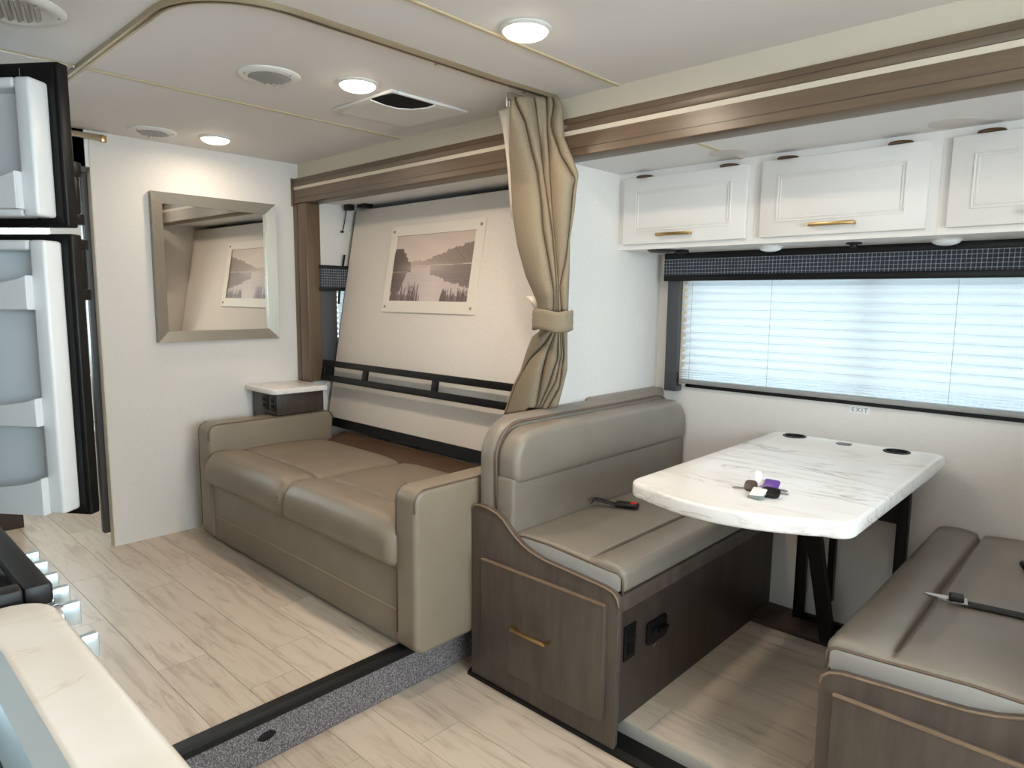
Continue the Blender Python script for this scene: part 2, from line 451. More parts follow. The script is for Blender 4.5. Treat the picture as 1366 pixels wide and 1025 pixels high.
wall('wall_partition', [(XP0, XP1, 2.035, YW, SF, HS)], 'wall_linen', 'linen partition wall behind the dinette bench backrest', (XP1, 2.4, SF))
ZW0, ZW1, XW0, XW1 = .972, 1.50, 2.034, 3.56
wall('wall_window', [(XS0-.05, XW0, YW, YW+.05, 0, HS), (XW1, XS1+.05, YW, YW+.05, 0, HS), (XW0, XW1, YW, YW+.05, 0, ZW0), (XW0, XW1, YW, YW+.05, ZW1, HS)], 'wall_linen', 'linen wall holding the long dinette window', (2.8, YW, 0))
wall('wall_slide', [(XS0-.04, XS0, YT+.03, 2.15, 0, HS), (XS0-.04, XS0, 2.6, YW, 0, HS), (XS0-.04, XS0, 2.15, 2.6, 0, .96), (XS0-.04, XS0, 2.15, 2.6, 1.44, HS)], 'wall_linen', 'end wall of the slide-out beside the wall bed', (XS0, 2.4, 0))
wall('wall_slide_front', [(XS1, XS1+.04, YT, YW, 0, HS)], 'wall_linen', 'end wall of the slide-out behind the second bench', (XS1, 2.4, 0))
wall('wall_kitchen', [(XEND, 2.75, YK-.05, YK, -.05, HC), (3.5, XFRONT, YK-.05, YK, -.05, HC), (2.75, 3.5, YK-.05, YK, -.05, 1.46), (2.75, 3.5, YK-.05, YK, 1.74, HC)], 'wall_linen', 'side wall behind the kitchen counter', (2, YK, 0))
wall('wall_cab', [(XFRONT, XFRONT+.05, YK, -.35, -.05, HC), (XFRONT, XFRONT+.05, 1.85, W1+.05, -.05, HC), (XFRONT, XFRONT+.05, -.35, 1.85, -.05, .9), (XFRONT, XFRONT+.05, -.35, 1.85, 1.9, HC)], 'wall_linen', 'front wall around the windshield of the cab', (XFRONT, .7, 0))
wall('wall_bath', [(XEND-.05, XEND, 1.2, 2.06, 0, HC), (XEND-.05, XEND, YK, .0, 0, HC), (XEND-.05, XEND, 0, 1.2, 0, .95), (XEND-.05, XEND, 0, 1.2, 1.85, HC), (XEND, -.05, 2.0, 2.06, 0, HC), (-.05, 0, YK, .36, 0, HC), (-.05, 0, .36, .982, 1.93, HC)], 'plain_white_wall', 'white wall of the washroom beyond the doorway', (XEND, 1, 0))
w5 = thing('window_5', (XEND, .6, .95), 'washroom window beyond the sliding door', 'window', kind='structure')
box('pane', (XEND-.03, XEND-.025, 0, 1.2, .95, 1.85), 'thin_glass', w5)
ws = thing('window_3', (XFRONT, .75, .9), 'wide cab windshield', 'window', kind='structure')
box('pane', (XFRONT+.02, XFRONT+.026, -.35, 1.85, .9, 1.9), 'thin_glass', ws)
wk = thing('added_window', (3.2, YK, 1.3), 'unseen window added above the sink to let in daylight', 'window', kind='structure')  # unseen opening, added for daylight on fridge doors and sofa front
box('pane', (2.75, 3.5, YK-.03, YK-.025, 1.46, 1.74), 'thin_glass', wk)
gd = G().box(-9, 13, -9, 12, -.95, -.9).obj('ground', 'pavement', origin=(2, 1, -.9)); tag(gd, 'grey pavement outside below the motorhome', 'ground', kind='structure')
# slide-out trim beam
tb = thing('trim_2', (2, YT, 1.866), 'brown wood trim beam over the slide-out opening with a cream inlay line', 'trim', kind='structure')
G().box(.004, XFRONT, YT, W1, 1.961, 2.004, .004).obj('upper_board', 'trim_wood_x', tb, 40)
G().box(.004, XFRONT, YT+.006, W1, 1.941, 1.963).obj('inlay', 'cream', tb)
G().prism([(YT, 1.871), (YT, 1.943), (W1, 1.943), (W1+.045, 1.943), (W1+.045, 1.866), (YT+.006, 1.866)], 'X', .004, XFRONT, .002, 2).obj('lower_board', 'trim_wood_x', tb, 40)
for z in (1.983, 1.896):
    G().box(.004, XFRONT, YT-.0012, YT+.002, z-.001, z+.001).obj('groove', 'dark_wood', tb)
box('end_cap', (.001, .012, YT-.006, W1, 1.858, 2.008), 'trim_wood_z', tb, .002)
tp_ = thing('trim_3', (.08, YT, .886), 'brown wood post trim at the end of the slide-out opening', 'trim', kind='structure')
box('board', (.003, .046, YT+.004, W1, .886, 1.866), 'trim_wood_z', tp_, .003)
box('inlay', (.046, .058, YT+.010, W1, .886, 1.866), 'cream', tp_)
box('board', (.058, .146, YT, W1+.045, .886, 1.866), 'trim_wood_z', tp_, .004)

# ------------------------------------------------------------------ window_1 (dinette) and window_2 (slide-out end)
w1 = thing('window_1', (2.8, YW, ZW0), 'long dinette window with black frame behind the pleated blind', 'window', kind='structure')
g = G()
for b in ((XW0, XW1, ZW0, ZW0+.022), (XW0, XW1, ZW1-.02, ZW1), (XW0, XW0+.02, ZW0, ZW1), (XW1-.02, XW1, ZW0, ZW1)): g.box(b[0], b[1], YW-.006, YW+.05, b[2], b[3])
g.obj('frame', 'black_metal', w1)
box('mullion', (2.755, 2.80, YW+.016, YW+.045, ZW0+.02, ZW1-.02), 'black_metal', w1)
box('pane', (XW0+.02, 2.755, YW+.028, YW+.032, ZW0+.02, ZW1-.02), 'thin_glass', w1)
box('pane', (2.80, XW1-.02, YW+.028, YW+.032, ZW0+.02, ZW1-.02), 'thin_glass', w1)
box('side_trim', (1.952, 2.012, YW-.055, YW, .953, 1.446), 'dark_grey', w1, .003)
box('side_liner', (2.0135, 2.036, YW-.030, YW, .985, 1.462), 'cream', w1)
# pleated blind
bl = thing('pleated_blind', (2.8, YW-.025, 1.0), 'white pleated window blind lowered over the dinette window, glowing with daylight', 'blind')
NP = 12; prof = []
z = 1.458
for i in range(NP): prof += [(-.043, z-i*.0335), (-.020, z-i*.0335-.01675)]
zl = z-NP*.0335
for i in range(5): prof += [(-.041, zl-i*.0105), (-.029, zl-i*.0105-.005)]
V = []; F = []
for x in (2.028, XW1+.02):
    V += [(x, YW+a, b) for a, b in prof]
k = len(prof)
for i in range(k-1): F.append((i, i+1, k+i+1, k+i))
obj('cloth', V, F, 'blind_cloth', bl)
zb = prof[-1][1]
box('bottom_rail', (2.018, XW1+.02, YW-.044, YW-.020, zb-.018, zb+.001), 'grey_plastic', bl, .004)
for x in (2.068, 2.42, 3.06, 3.4): G().tube([(x, YW-.0440, zb), (x, YW-.0440, 1.444)], .0008, 4).obj('cord', 'grey_plastic', bl)
G().tube([(2.014, YW-.05, zb+.03), (2.024, YW-.055, zb+.012), (2.016, YW-.052, zb-.004), (2.022, YW-.05, zb-.03)], .003, 6).obj('cord_hook', 'black_plastic', bl)
# valance
va = thing('window_valance', (2.8, YW-.06, 1.451), 'dark plaid fabric valance box above the dinette window', 'valance')
X0v, X1v = 1.934, 3.62
box('top_band', (X0v, X1v, YW-.062, YW, 1.541, 1.569), 'black_plastic', va, .003)
box('plaid_band', (X0v, X1v, YW-.060, YW-.002, 1.472, 1.541), 'plaid_x', va)
box('bottom_band', (X0v, X1v, YW-.063, YW-.045, 1.446, 1.472), 'black_plastic', va, .003)
w2 = thing('window_2', (XS0, 2.3, .96), 'narrow slide-out end window beside the wall bed', 'window', kind='structure')
box('side_trim', (XS0, XS0+.022, 2.055, 2.152, .985, 1.396), 'dark_grey', w2, .003)
box('frame', (XS0-.03, XS0+.006, 2.150, 2.166, .96, 1.44), 'cream', w2)
box('pane', (XS0-.022, XS0-.018, 2.166, 2.6, .96, 1.44), 'thin_glass', w2)
V = []; F = []
zz = [.97+.015*i for i in range(31)]
for y in (2.166, 2.595): V += [(XS0+.002+.008*(i % 2), y, q) for i, q in enumerate(zz)]
for i in range(30): F.append((i, i+1, 32+i, 31+i))
b2 = obj('pleated_blind', V, F, 'blind_cloth', origin=(XS0, 2.4, .97)); tag(b2, 'bright sliver of pleated blind beside the wall bed', 'blind')
va2 = thing('window_valance', (XS0, 2.3, 1.394), 'short plaid fabric valance box beside the wall bed', 'valance')
box('top_band', (XS0, XS0+.037, 2.040, 2.62, 1.518, 1.536), 'black_plastic', va2, .002)
box('plaid_band', (XS0, XS0+.035, 2.043, 2.62, 1.414, 1.518), 'plaid_y', va2)
box('bottom_band', (XS0, XS0+.037, 2.040, 2.62, 1.394, 1.414), 'black_plastic', va2, .002)
# exit sticker
es = thing('exit_sticker', (2.768, YW-.001, .94), 'small white EXIT sticker under the dinette window', 'sticker')
box('backing', (2.732, 2.804, YW-.0012, YW, .941, .967), 'sticker', es)
cu = bpy.data.curves.new('exit', 'FONT'); cu.body = 'EXIT'; cu.size = .024; cu.align_x = 'CENTER'; cu.space_character = 1.25
to = bpy.data.objects.new('tmp', cu); COL.objects.link(to); bpy.context.view_layer.update()
me = bpy.data.meshes.new_from_object(to.evaluated_get(bpy.context.evaluated_depsgraph_get()))
mt = Matrix.Translation((2.768, YW-.0016, .9455)) @ Matrix.Rotation(math.pi/2, 4, 'X')
obj('lettering', [mt @ v.co for v in me.vertices], [tuple(p.vertices) for p in me.polygons], 'ink', es)
bpy.data.objects.remove(to)

# ------------------------------------------------------------------ ceiling fixtures
def puck(x, y, z, label, group, watts, r=.062):
    t = thing('ceiling_light', (x, y, z), label, 'light', group)
    G().lathe([(r*1.14, 0), (r*1.16, -.004), (r*1.05, -.009), (r*.98, -.009)], (x, y, z), 32).obj('ring', 'white_plastic', t, 40)
    G().lathe([(r*.98*math.cos(a), -.008-.020*math.sin(a)) for a in [i*math.pi/2/7 for i in range(7)]]+[(.002, -.028)], (x, y, z), 32).obj('lens', 'lamp_lit', t, True)
    l = bpy.data.lights.new('bulb', 'AREA'); l.shape = 'DISK'; l.size = .11; l.energy = watts; l.color = LAMP_C
    o = bpy.data.objects.new('bulb', l); COL.objects.link(o); o.parent = t; o.location = (0, 0, -.034)
for x, y, lab, w in ((2.216, 1.454, 'round ceiling light, lit, beside the curtain above the dinette end', 1), (1.458, 1.422, 'round ceiling light, lit, next to the square air return', 1),
                  (.247, 1.448, 'round ceiling light, lit, close to the mirror wall', .35), (2.6, .35, 'unseen round ceiling light added over the kitchen counter', .35), (3.7, 1.0, 'unseen round ceiling light added near the cab', .5), (4.5, .6, 'unseen round ceiling light added at the windshield end', .4)):  # the last three are unseen, added as guessed light sources
    x, y = CX+(x-CX)*(HC-CZ)/(2.1-CZ), CY+(y-CY)*(HC-CZ)/(2.1-CZ)
    puck(x, y, HC, lab, 'ceiling puck lights', LAMP_W*w)
puck(-.7, 1.2, HC, 'unseen round ceiling light added to brighten the washroom', 'ceiling puck lights', LAMP_W*.8)  # unseen lamp, added to brighten the washroom
def round_vent(x, y, r, label, turn):
    x, y = CX+(x-CX)*(HC-CZ)/(2.1-CZ), CY+(y-CY)*(HC-CZ)/(2.1-CZ)
    t = thing('ceiling_vent', (x, y, HC), label, 'vent', 'round ceiling air vents')
    G().lathe([(r, 0), (r, -.003), (r*.93, -.009), (r*.72, -.011), (r*.66, -.006)], (x, y, HC), 40).obj('ring', 'white_plastic', t, 40)
    G().lathe([(r*.66, 0), (r*.66, -.003)], (x, y, HC), 32).obj('throat', 'dark_grey', t)
    R = Matrix.Translation((x, y, HC)) @ Matrix.Rotation(turn, 4, 'Z')
    for i in range(-3, 4):
        w = math.sqrt(max(0, 1-(i/4)**2))*r*.64
        G().prism([(i*r*.165-r*.06, -.012), (i*r*.165+r*.04, -.003), (i*r*.165+r*.06, -.004), (i*r*.165-r*.04, -.014)], 'Y', -w, w).obj('louver', 'grey_plastic', t, M=R)
    for a in (0, 2.1, 4.2): G().lathe([(.004, -.010), (.003, -.013)], (x+r*.85*math.cos(a+turn), y+r*.85*math.sin(a+turn), HC), 8).obj('screw', 'grey_plastic', t)
round_vent(1.31, 1.175, .098, 'round white ceiling vent between curtain track and square air return', .4)
round_vent(.161, 1.202, .098, 'round white ceiling vent nearest the mirror wall', .9)
round_vent(1.322, .455, .125, 'large round ceiling vent above the refrigerator', 1.3)
# square air return
rv = thing('air_return', (1.3, 1.72, HC), 'square white ceiling air return with a dark curved opening', 'vent')
x0, x1, y0, y1 = 1.141, 1.526, 1.515, 1.885
g = G(); 
for b in ((x0, x1, y0, y0+.03), (x0, x1, y1-.03, y1), (x0, x0+.03, y0+.03, y1-.03), (x1-.03, x1, y0+.03, y1-.03)): g.box(*b, HC-.011, HC, .004)
g.obj('frame', 'white_plastic', rv, 40)
box('plate', (x0+.025, x1-.025, y0+.025, y1-.025, HC-.012, HC-.001), 'white_plastic', rv)
def onz(u, v, z): d = ray(u, v); return Vector((CX, CY, CZ))+d*((z-CZ)/d.z)
lens = [onz(u, v, HC-.013)[:2] for u, v in ((494, 133), (508, 128.5), (523, 125), (552, 132.5), (580, 140.5), (570, 143.6), (550, 145.7), (530, 144.5), (512, 140))]
G().prism(lens, 'Z', HC-.0135, HC-.011).obj('opening', 'dark_void', rv)
lp = [onz(u, v, HC-.014) for u, v in ((494, 133), (512, 140), (530, 144.5), (550, 145.7), (570, 143.6), (580, 140.5))]
G().tube(lp, .004, 8).obj('lip', 'white_plastic', rv, True)
# slide-out ceiling discs
for x, y, lab in ((2.405, 2.312, 'round flat ceiling disc above the first overhead cabinet door'), (3.078, 2.35, 'round flat ceiling disc above the gap of the second and third cabinet doors')):
    t = thing('ceiling_disc', (x, y, HS), lab, 'ceiling disc', 'flat discs on the slide-out ceiling')
    G().lathe([(.066, 0), (.066, -.0012), (.063, -.0022)], (x, y, HS), 40).obj('rim', 'disc_cover', t, 40)
    G().lathe([(.063, -.0015), (.05, -.003), (.02, -.004), (.001, -.0042)], (x, y, HS), 40, cap=False).obj('cover', 'disc_cover', t, True)
# curtain track
def track_path():
    P = [(.60, .715), (1.40, .715)]; cx, cy, r = 1.60, .965, .25
    P[1] = (1.60, .715)
    for i in range(1, 13):
        a = math.radians(-90+90*i/12); P.append((cx+r*math.cos(a), cy+r*math.sin(a)))
    P += [(1.855, 1.3), (1.862, 1.7), (1.880, 1.985)]
    return [cp(*p) for p in P]
def cp(x, y):
    k = (HC-CZ)/(2.10-CZ); return CX+(x-CX)*k, CY+(y-CY)*k
TP = track_path()
ct = thing('curtain_track', (1.6, .9, HC), 'thin metal curtain track curving across the ceiling', 'curtain track')
def sweep(path, prof2, z0):
    V = []; n = len(path); m_ = len(prof2)
    for i, p in enumerate(path):
        a = Vector(path[max(0, i-1)]); b = Vector(path[min(n-1, i+1)]); d = (b-a).normalized(); q = Vector((d.y, -d.x))
        for (o_, h) in prof2: V.append((p[0]+q.x*o_, p[1]+q.y*o_, z0+h))
    F = []
    for i in range(n-1):
        for k in range(m_): F.append((i*m_+k, i*m_+(k+1) % m_, (i+1)*m_+(k+1) % m_, (i+1)*m_+k))
    F += [tuple(range(m_-1, -1, -1)), tuple(range((n-1)*m_, n*m_))]
    return V, F
V, F = sweep(TP, [(-.011, 0), (-.011, -.014), (-.004, -.014), (-.004, -.004), (.004, -.004), (.004, -.014), (.011, -.014), (.011, 0)], HC)
obj('rail', V, F, 'aluminium', ct)
for i in (2.0, 6.0):
    pass
for x, y in ((.95, .697), (1.30, .697), (1.843, 1.45), (1.852, 1.85)): G().lathe([(.006, 0), (.006, -.004), (.002, -.006)], (x, y, HC), 10).obj('screw', 'chrome', ct)

# ------------------------------------------------------------------ curtain
cu_ = thing('curtain', (1.85, 1.9, .92), 'beige curtain gathered with a tieback beside the wall bed', 'curtain')
# fold valleys of the drape, read off the photograph as (row, column); every fold bulges towards the room between two valleys
UPPER = [[(124, 683), (146, 680), (205, 679), (235, 681), (288, 684), (328, 690), (368, 701), (403, 716), (416, 718)],
         [(124, 686), (137, 688), (165, 701), (203, 709), (228, 716), (272, 722), (305, 724), (340, 730), (393, 739), (416, 738)],
         [(124, 711), (140, 714), (179, 719), (228, 725), (277, 732), (314, 737), (375, 742), (416, 741.5)],
         [(124, 727), (140, 729.5), (175, 730), (228, 734), (281, 737), (314, 740), (350, 743), (375, 744.5), (416, 744)],
         [(124, 735), (140, 739), (160, 735), (173, 736), (207, 748), (228, 760), (240, 767), (254, 764), (300, 760), (337, 756), (368, 750), (382, 747), (416, 749)],
         [(124, 743), (143, 751), (182, 752.5), (210, 764), (232, 772), (254, 769), (281, 766.5), (319, 760.5), (358, 760), (416, 758)]]
LOWER = [[(432, 719), (441, 721), (450, 709.6), (467, 703), (495, 694), (513, 684.6), (534, 677), (560, 668)],
         [(432, 737), (441, 738), (463, 723.6), (481, 707), (497, 697), (513, 688), (534, 680), (560, 671)],
         [(432, 741), (442, 741.5), (470, 731), (498.6, 723.6), (537, 717), (560, 712)],
         [(432, 744), (441, 744.7), (483, 743), (517, 732), (550, 717.4), (560, 714)],
         [(432, 747), (442, 747), (475, 748.6), (514, 741), (550, 722), (560, 718)],
         [(432, 750), (442, 749.5), (480, 751.5), (523, 746), (550, 731), (560, 727)],
         [(432, 758), (442, 757), (498, 757), (522, 751.7), (544, 746), (560, 741)]]
def drape_rows(valleys, rows, per, depth, hem=False):
    V = []; F = []; m_ = per*(len(valleys)-1)+1
    for v in rows:
        xs = [interp(t_, v)[0] for t_ in valleys]
        for i in range(1, len(xs)): xs[i] = max(xs[i], xs[i-1]+.6)
        for k in range(len(xs)-1):
            for j in range(per if k < len(xs)-2 else per+1):
                q = j/per; u = xs[k]+(xs[k+1]-xs[k])*(.5-.5*math.cos(math.pi*q))
                vv = v if not hem else 432+(v-432)/118*(122-(u-668)*11/74)
                c_ = 2*q-1; w_ = (xs[k+1]-xs[k])/350
                bul = min(.055, depth*w_+.004)*math.sqrt(max(0, 1-math.cos(math.pi*q)**2))
                d = ray(u, vv); tY = (1.930-CY)/d.y; tX = (1.868-CX)/d.x
                wt_ = min(1, max(0, (245-v)/90)); t_ = wt_*min(tX, tY)+(1-wt_)*tY
                # the whole gather is round: its flanks turn away
                f_ = (u-xs[0])/(xs[-1]-xs[0]); t_ -= (.030*math.sin(math.pi*f_)+bul)/d.length
                P_ = Vector((CX, CY, CZ))+d*t_
                if P_.z > HC-.018: P_.z = HC-.018
                if hem and P_.x > 1.866 and P_.z < .956: P_.z = .956      # the hem rests on the backrest
                V.append(P_)
    n_ = len(rows)
    for r in range(n_-1):
        for i in range(m_-1): F.append((r*m_+i, r*m_+i+1, (r+1)*m_+i+1, (r+1)*m_+i))
    return V, F
V, F = drape_rows(UPPER, [129+287*i/60 for i in range(61)], 14, .62)
o = obj('upper_drape', V, F, 'curtain_cloth', cu_, True); o.modifiers.new('t', 'SOLIDIFY').thickness = .003
V, F = drape_rows(LOWER, [432+118*i/34 for i in range(35)], 12, .62, True)
o = obj('lower_drape', V, F, 'curtain_cloth', cu_, True); o.modifiers.new('t', 'SOLIDIFY').thickness = .003
def on(u, v, y): d = ray(u, v); return Vector((CX, CY, CZ))+d*((y-CY)/d.y)
V = [on(u, v, y) for u, v, y in ((666, 148, 1.86), (682, 142, 1.86), (671, 170, 1.89), (682, 170, 1.89), (675, 200, 1.91), (682, 200, 1.91), (678.5, 235, 1.935), (684, 235, 1.935), (682, 290, 1.945), (688, 290, 1.945))]
o = obj('lining', V, [(2*i, 2*i+1, 2*i+3, 2*i+2) for i in range(4)], 'curtain_lining', cu_, True); o.modifiers.new('t', 'SOLIDIFY').thickness = .003
V = [on(u, v, y) for u, v, y in ((701, 395, 1.94), (719, 395, 1.94), (709, 405, 1.94), (720, 405, 1.94), (715, 416, 1.935), (722, 416, 1.935))]
o = obj('lining', V, [(2*i, 2*i+1, 2*i+3, 2*i+2) for i in range(2)], 'curtain_lining', cu_, True); o.modifiers.new('t', 'SOLIDIFY').thickness = .002
# tieback
pc_ = on(737, 427, 1.895); tv = []
for i in range(40):
    t = 2*math.pi*i/40
    tv.append((.079*math.copysign(abs(math.cos(t))**.75, math.cos(t)), .052*math.copysign(abs(math.sin(t))**.8, math.sin(t))))
V = []; F = []; lv = [-.038, -.035, -.022, -.008, .007, .020, .033, .036]
for j, z in enumerate(lv):
    k = .95 if j in (0, 7) else 1+.022*(j % 2)
    for i, (x, y) in enumerate(tv): V.append((pc_.x+x*k, pc_.y+y*k, pc_.z+z+.004*math.sin(i*.5)-.03*x))
for j in range(7):
    for i in range(40): F.append((j*40+i, j*40+(i+1) % 40, (j+1)*40+(i+1) % 40, (j+1)*40+i))
o = obj('tieback', V, F, 'curtain_cloth', cu_, True); o.modifiers.new('t', 'SOLIDIFY').thickness = .003
# gathered heading and gliders
V = []; F = []; NH = 70
for i in range(NH+1):
    y = 1.752+.200*i/NH; x = 1.868+.010*math.sin(i*1.9)
    V += [(x, y, HC-.05), (x, y, HC-.025)]
for i in range(NH): F.append((2*i, 2*i+1, 2*i+3, 2*i+2))
o = obj('heading_tape', V, F, 'curtain_cloth', cu_); o.modifiers.new('t', 'SOLIDIFY').thickness = .004
for i in range(6): box('glider', (1.853+.002*i, 1.857+.002*i, 1.757+.012*i, 1.760+.012*i, 2.020, 2.050), 'tag_white', cu_)

# ------------------------------------------------------------------ mirror
mi = thing('wall_mirror', (0, 1.54, 1.13), 'square wall mirror in a wide brushed silver frame', 'mirror')
ya, yb, za, zb_, fwd = 1.223, 1.854, 1.130, 1.853, .053
outer = [(ya, za), (yb, za), (yb, zb_), (ya, zb_)]; inner = [(ya+fwd, za+fwd), (yb-fwd, za+fwd), (yb-fwd, zb_-fwd), (ya+fwd, zb_-fwd)]
for i in range(4):
    j = (i+1) % 4; o1, o2, i1, i2 = outer[i], outer[j], inner[i], inner[j]
    V = [(.001, *o1), (.001, *o2), (.001, *i2), (.001, *i1), (.032, *o1), (.032, *o2), (.0195, *i2), (.0195, *i1)]
    obj('frame_rail', V, [(3, 2, 1, 0), (4, 5, 6, 7), (0, 1, 5, 4), (1, 2, 6, 5), (2, 3, 7, 6), (3, 0, 4, 7)], 'mirror_frame', mi)
gy0, gy1, gz0, gz1 = ya+fwd-.004, yb-fwd+.004, za+fwd-.004, zb_-fwd+.004
obj('glass', [(.001, gy0, gz0), (.001, gy1, gz0), (.001, gy1, gz1), (.001, gy0, gz1), (.0185, gy0, gz0), (.0045, gy1, gz0), (.0045, gy1, gz1), (.0185, gy0, gz1)],
    [(3, 2, 1, 0), (4, 5, 6, 7), (0, 1, 5, 4), (1, 2, 6, 5), (2, 3, 7, 6), (3, 0, 4, 7)], 'mirror_glass', mi)

# ------------------------------------------------------------------ wall bed
PB = Vector((0, 2.064, .683)); PTp = Vector((0, 2.279, 1.852)); pd = (PTp-PB).normalized(); PL = (PTp-PB).length
pn = Vector((0, -pd.z, pd.y))      # towards the room
def bedM():
    mm = Matrix(((1, 0, 0), (0, -pn.y, pd.y), (0, -pn.z, pd.z))).to_4x4()
    mm.translation = PB; return mm
BM = bedM()      # local: x = world x, y = depth behind the face, z = up the panel
wb = thing('wall_bed', (1.0, 2.05, .6), 'fold-up wall bed panel tilted behind the sofa, linen faced', 'wall bed')
box('panel', (.162, 1.835, 0, .032, 0, PL), 'panel_linen', wb, .004, M=BM)
box('mattress_light_block', (.20, 1.80, .034, .20, .06, PL-.06), 'dark_grey', wb, .03, 3, M=BM)  # unseen block, added to stop window light showing round the panel
box('panel_edge', (.156, .161, .002, .032, .0, PL), 'black_metal', wb, M=BM)
for z_ in (.300, .218):
    box('leg_bar', (.135, 1.80, -.070, -.048, z_-.017, z_+.017), 'black_metal', wb, .003, M=BM)
for x_ in (.148, .555, 1.12, 1.68):
    box('leg_post', (x_-.018, x_+.018, -.068, -.050, .229, .289), 'black_metal', wb, .002, M=BM)
for x_ in (.150, 1.79):
    box('leg_hinge', (x_-.012, x_+.012, -.052, .0, .225, .300), 'black_metal', wb, M=BM)
box('bottom_channel', (.20, 1.83, .010, .05, -.050, -.001), 'black_metal', wb, M=BM)
box('hinge_bracket', (.165, .215, 2.195, 2.235, 1.845, HS), 'black_metal', wb, .004)
box('hinge_bracket', (.235, .315, 2.235, 2.290, 1.858, HS), 'black_metal', wb, .004)
G().tube([(.150, 2.225, 1.86), (.147, 2.215, 1.80), (.150, 2.20, 1.745), (.146, 2.195, 1.725)], .003, 6).obj('latch_cable', 'black_plastic', wb)
G().lathe([(.004, -.006), (.011, -.003), (.011, .003), (.004, .006)], (.147, 2.195, 1.728), 12).obj('latch_knob', 'black_plastic', wb)
G().tube([(.150, 2.205, 1.60), (.143, 2.19, 1.50), (.146, 2.17, 1.40), (.150, 2.16, 1.32)], .006, 8).obj('lift_strut', 'black_metal', wb)
# ledge below the bed
ld = thing('bed_ledge', (1.0, 2.0, .5), 'brown wood ledge between the seat back and the wall bed', 'ledge')
G().prism([(1.957, .545), (1.957, .565), (2.075, .606), (2.098, .606), (2.098, .45), (2.08, .45), (2.08, .58)], 'X', .285, 1.835, .003, 2).obj('board', 'shelf_wood', ld)
G().tube([(.29, 2.084, .608), (1.76, 2.084, .608)], .004, 6).obj('edge_trim', 'bench_wood_light', ld)
# picture
pc = thing('lake_picture', (.9, 2.17, 1.28), 'misty lake print in a cream mat bolted to the wall bed panel', 'picture')
def pl(x, zz, d): return BM @ Vector((x, d, zz))
def vz(z): return (z-.683)/pd.z
PX0, PX1, PZ0, PZ1 = .547, 1.262, vz(1.284), vz(1.731)
IX0, IX1, IZ0, IZ1 = .594, 1.204, vz(1.342), vz(1.680)
g = G()
for b in ((PX0, PX1, PZ0, IZ0), (PX0, PX1, IZ1, PZ1), (PX0, IX0, IZ0, IZ1), (IX1, PX1, IZ0, IZ1)): g.box(b[0], b[1], -.009, -.0005, b[2], b[3])
g.obj('mat_board', 'mat_white', pc, M=BM)
def paint(u, v):
    rs = lambda a, b: (math.sin(a*12.9898+b*78.233)*43758.5453) % 1
    def n1(x): i = math.floor(x); f = x-i; return rs(i, 1)*(1-f)+rs(i+1, 1)*f
    mixc = lambda a, b, t: tuple(p+(q-p)*max(0, min(1, t)) for p, q in zip(a, b))
    sky = mixc((228, 210, 192), (204, 182, 170), abs(v-.62)*1.6+abs(u-.42)*.5)
    sky = mixc(sky, (190, 170, 164), max(0, n1(u*5+v*9)*.5-.1))
    water = mixc((222, 204, 196), (178, 158, 158), abs(u-.55)*1.1+.15*n1(v*60))
    col = sky if v > .50 else water
    shoreR = .545-.02*(1-u)
    hr = .53+.02+.27*max(0, (u-.40)/.6)**.9+.03*n1(u*26)+.028*n1(u*70)+.018*n1(u*150)
    if u > .36 and shoreR < v < hr: col = mixc((184, 162, 148), (132, 113, 102), (u-.36)*1.6-.6*(hr-v-.1)+.22*n1(u*60+v*40)-.1)
    hl = .42+.46*max(0, 1-abs(u-.07)/.20)**.35+.08*n1(u*50)-.05
    if u < .25 and .44 < v < min(.90, hl-.30*u-.06*n1(v*60)): col = mixc((92, 76, 68), (140, 120, 110), u*3+.3*n1(u*70+v*50)-.1)
    if .24 < u < .46 and .50 < v < .58+.05*n1(u*40): col = mixc(col, (176, 152, 138), .7)
    refl = shoreR-(hr-shoreR)*1.15
    if u > .50 and refl < v < shoreR-.012: col = mixc((168, 148, 142), (122, 105, 100), (u-.5)*1.8+.2*n1(v*70)-.1)
    if u > .30 and shoreR-.012 <= v <= shoreR: col = (206, 188, 172)
    if u < .20-.25*(.44-v) and .14 < v < .44: col = mixc((92, 76, 72), (138, 120, 116), u*4+.25*n1(v*50))
    if u < .22 and .43 < v < .455: col = (156, 128, 102)
    col = mixc(col, (218, 200, 190), .62*math.exp(-((v-.50)/.075)**2)*max(0, 1-abs(u-.40)/.42))
    for c0, c1, h0 in ((0, .40, .30), (.66, 1.0, .20)):
        if c0 <= u <= c1:
            for k in range(46):
                b0 = c0+(c1-c0)*rs(k, 3); hh = h0*(.35+.65*rs(k, 5)); ln_ = (rs(k, 7)-.35)*.5
                if v < hh and abs(u-(b0+ln_*v*v*2.2)) < .0055*(1-v/hh)+.0022:
                    col = mixc((92, 76, 74), (140, 120, 116), rs(k, 9)*.8); break
            else:
                if v < .06+.05*n1(u*60) and (u < .30 or u > .72): col = mixc(col, (126, 106, 108), .75)
    return col
NXp, NYp = 220, 140; V = []; F = []; CC = []
for j in range(NYp+1):
    for i in range(NXp+1): V.append((IX0+(IX1-IX0)*i/NXp, -.003, IZ0+(IZ1-IZ0)*j/NYp)); CC.append(lin(paint(i/NXp, j/NYp)))
for j in range(NYp):
    for i in range(NXp): F.append((j*(NXp+1)+i, j*(NXp+1)+i+1, (j+1)*(NXp+1)+i+1, (j+1)*(NXp+1)+i))
pr = obj('print', V, F, 'paint_print', pc, M=BM)
at = pr.data.color_attributes.new('print', 'FLOAT_COLOR', 'POINT')
for i, c_ in enumerate(CC): at.data[i].color = c_
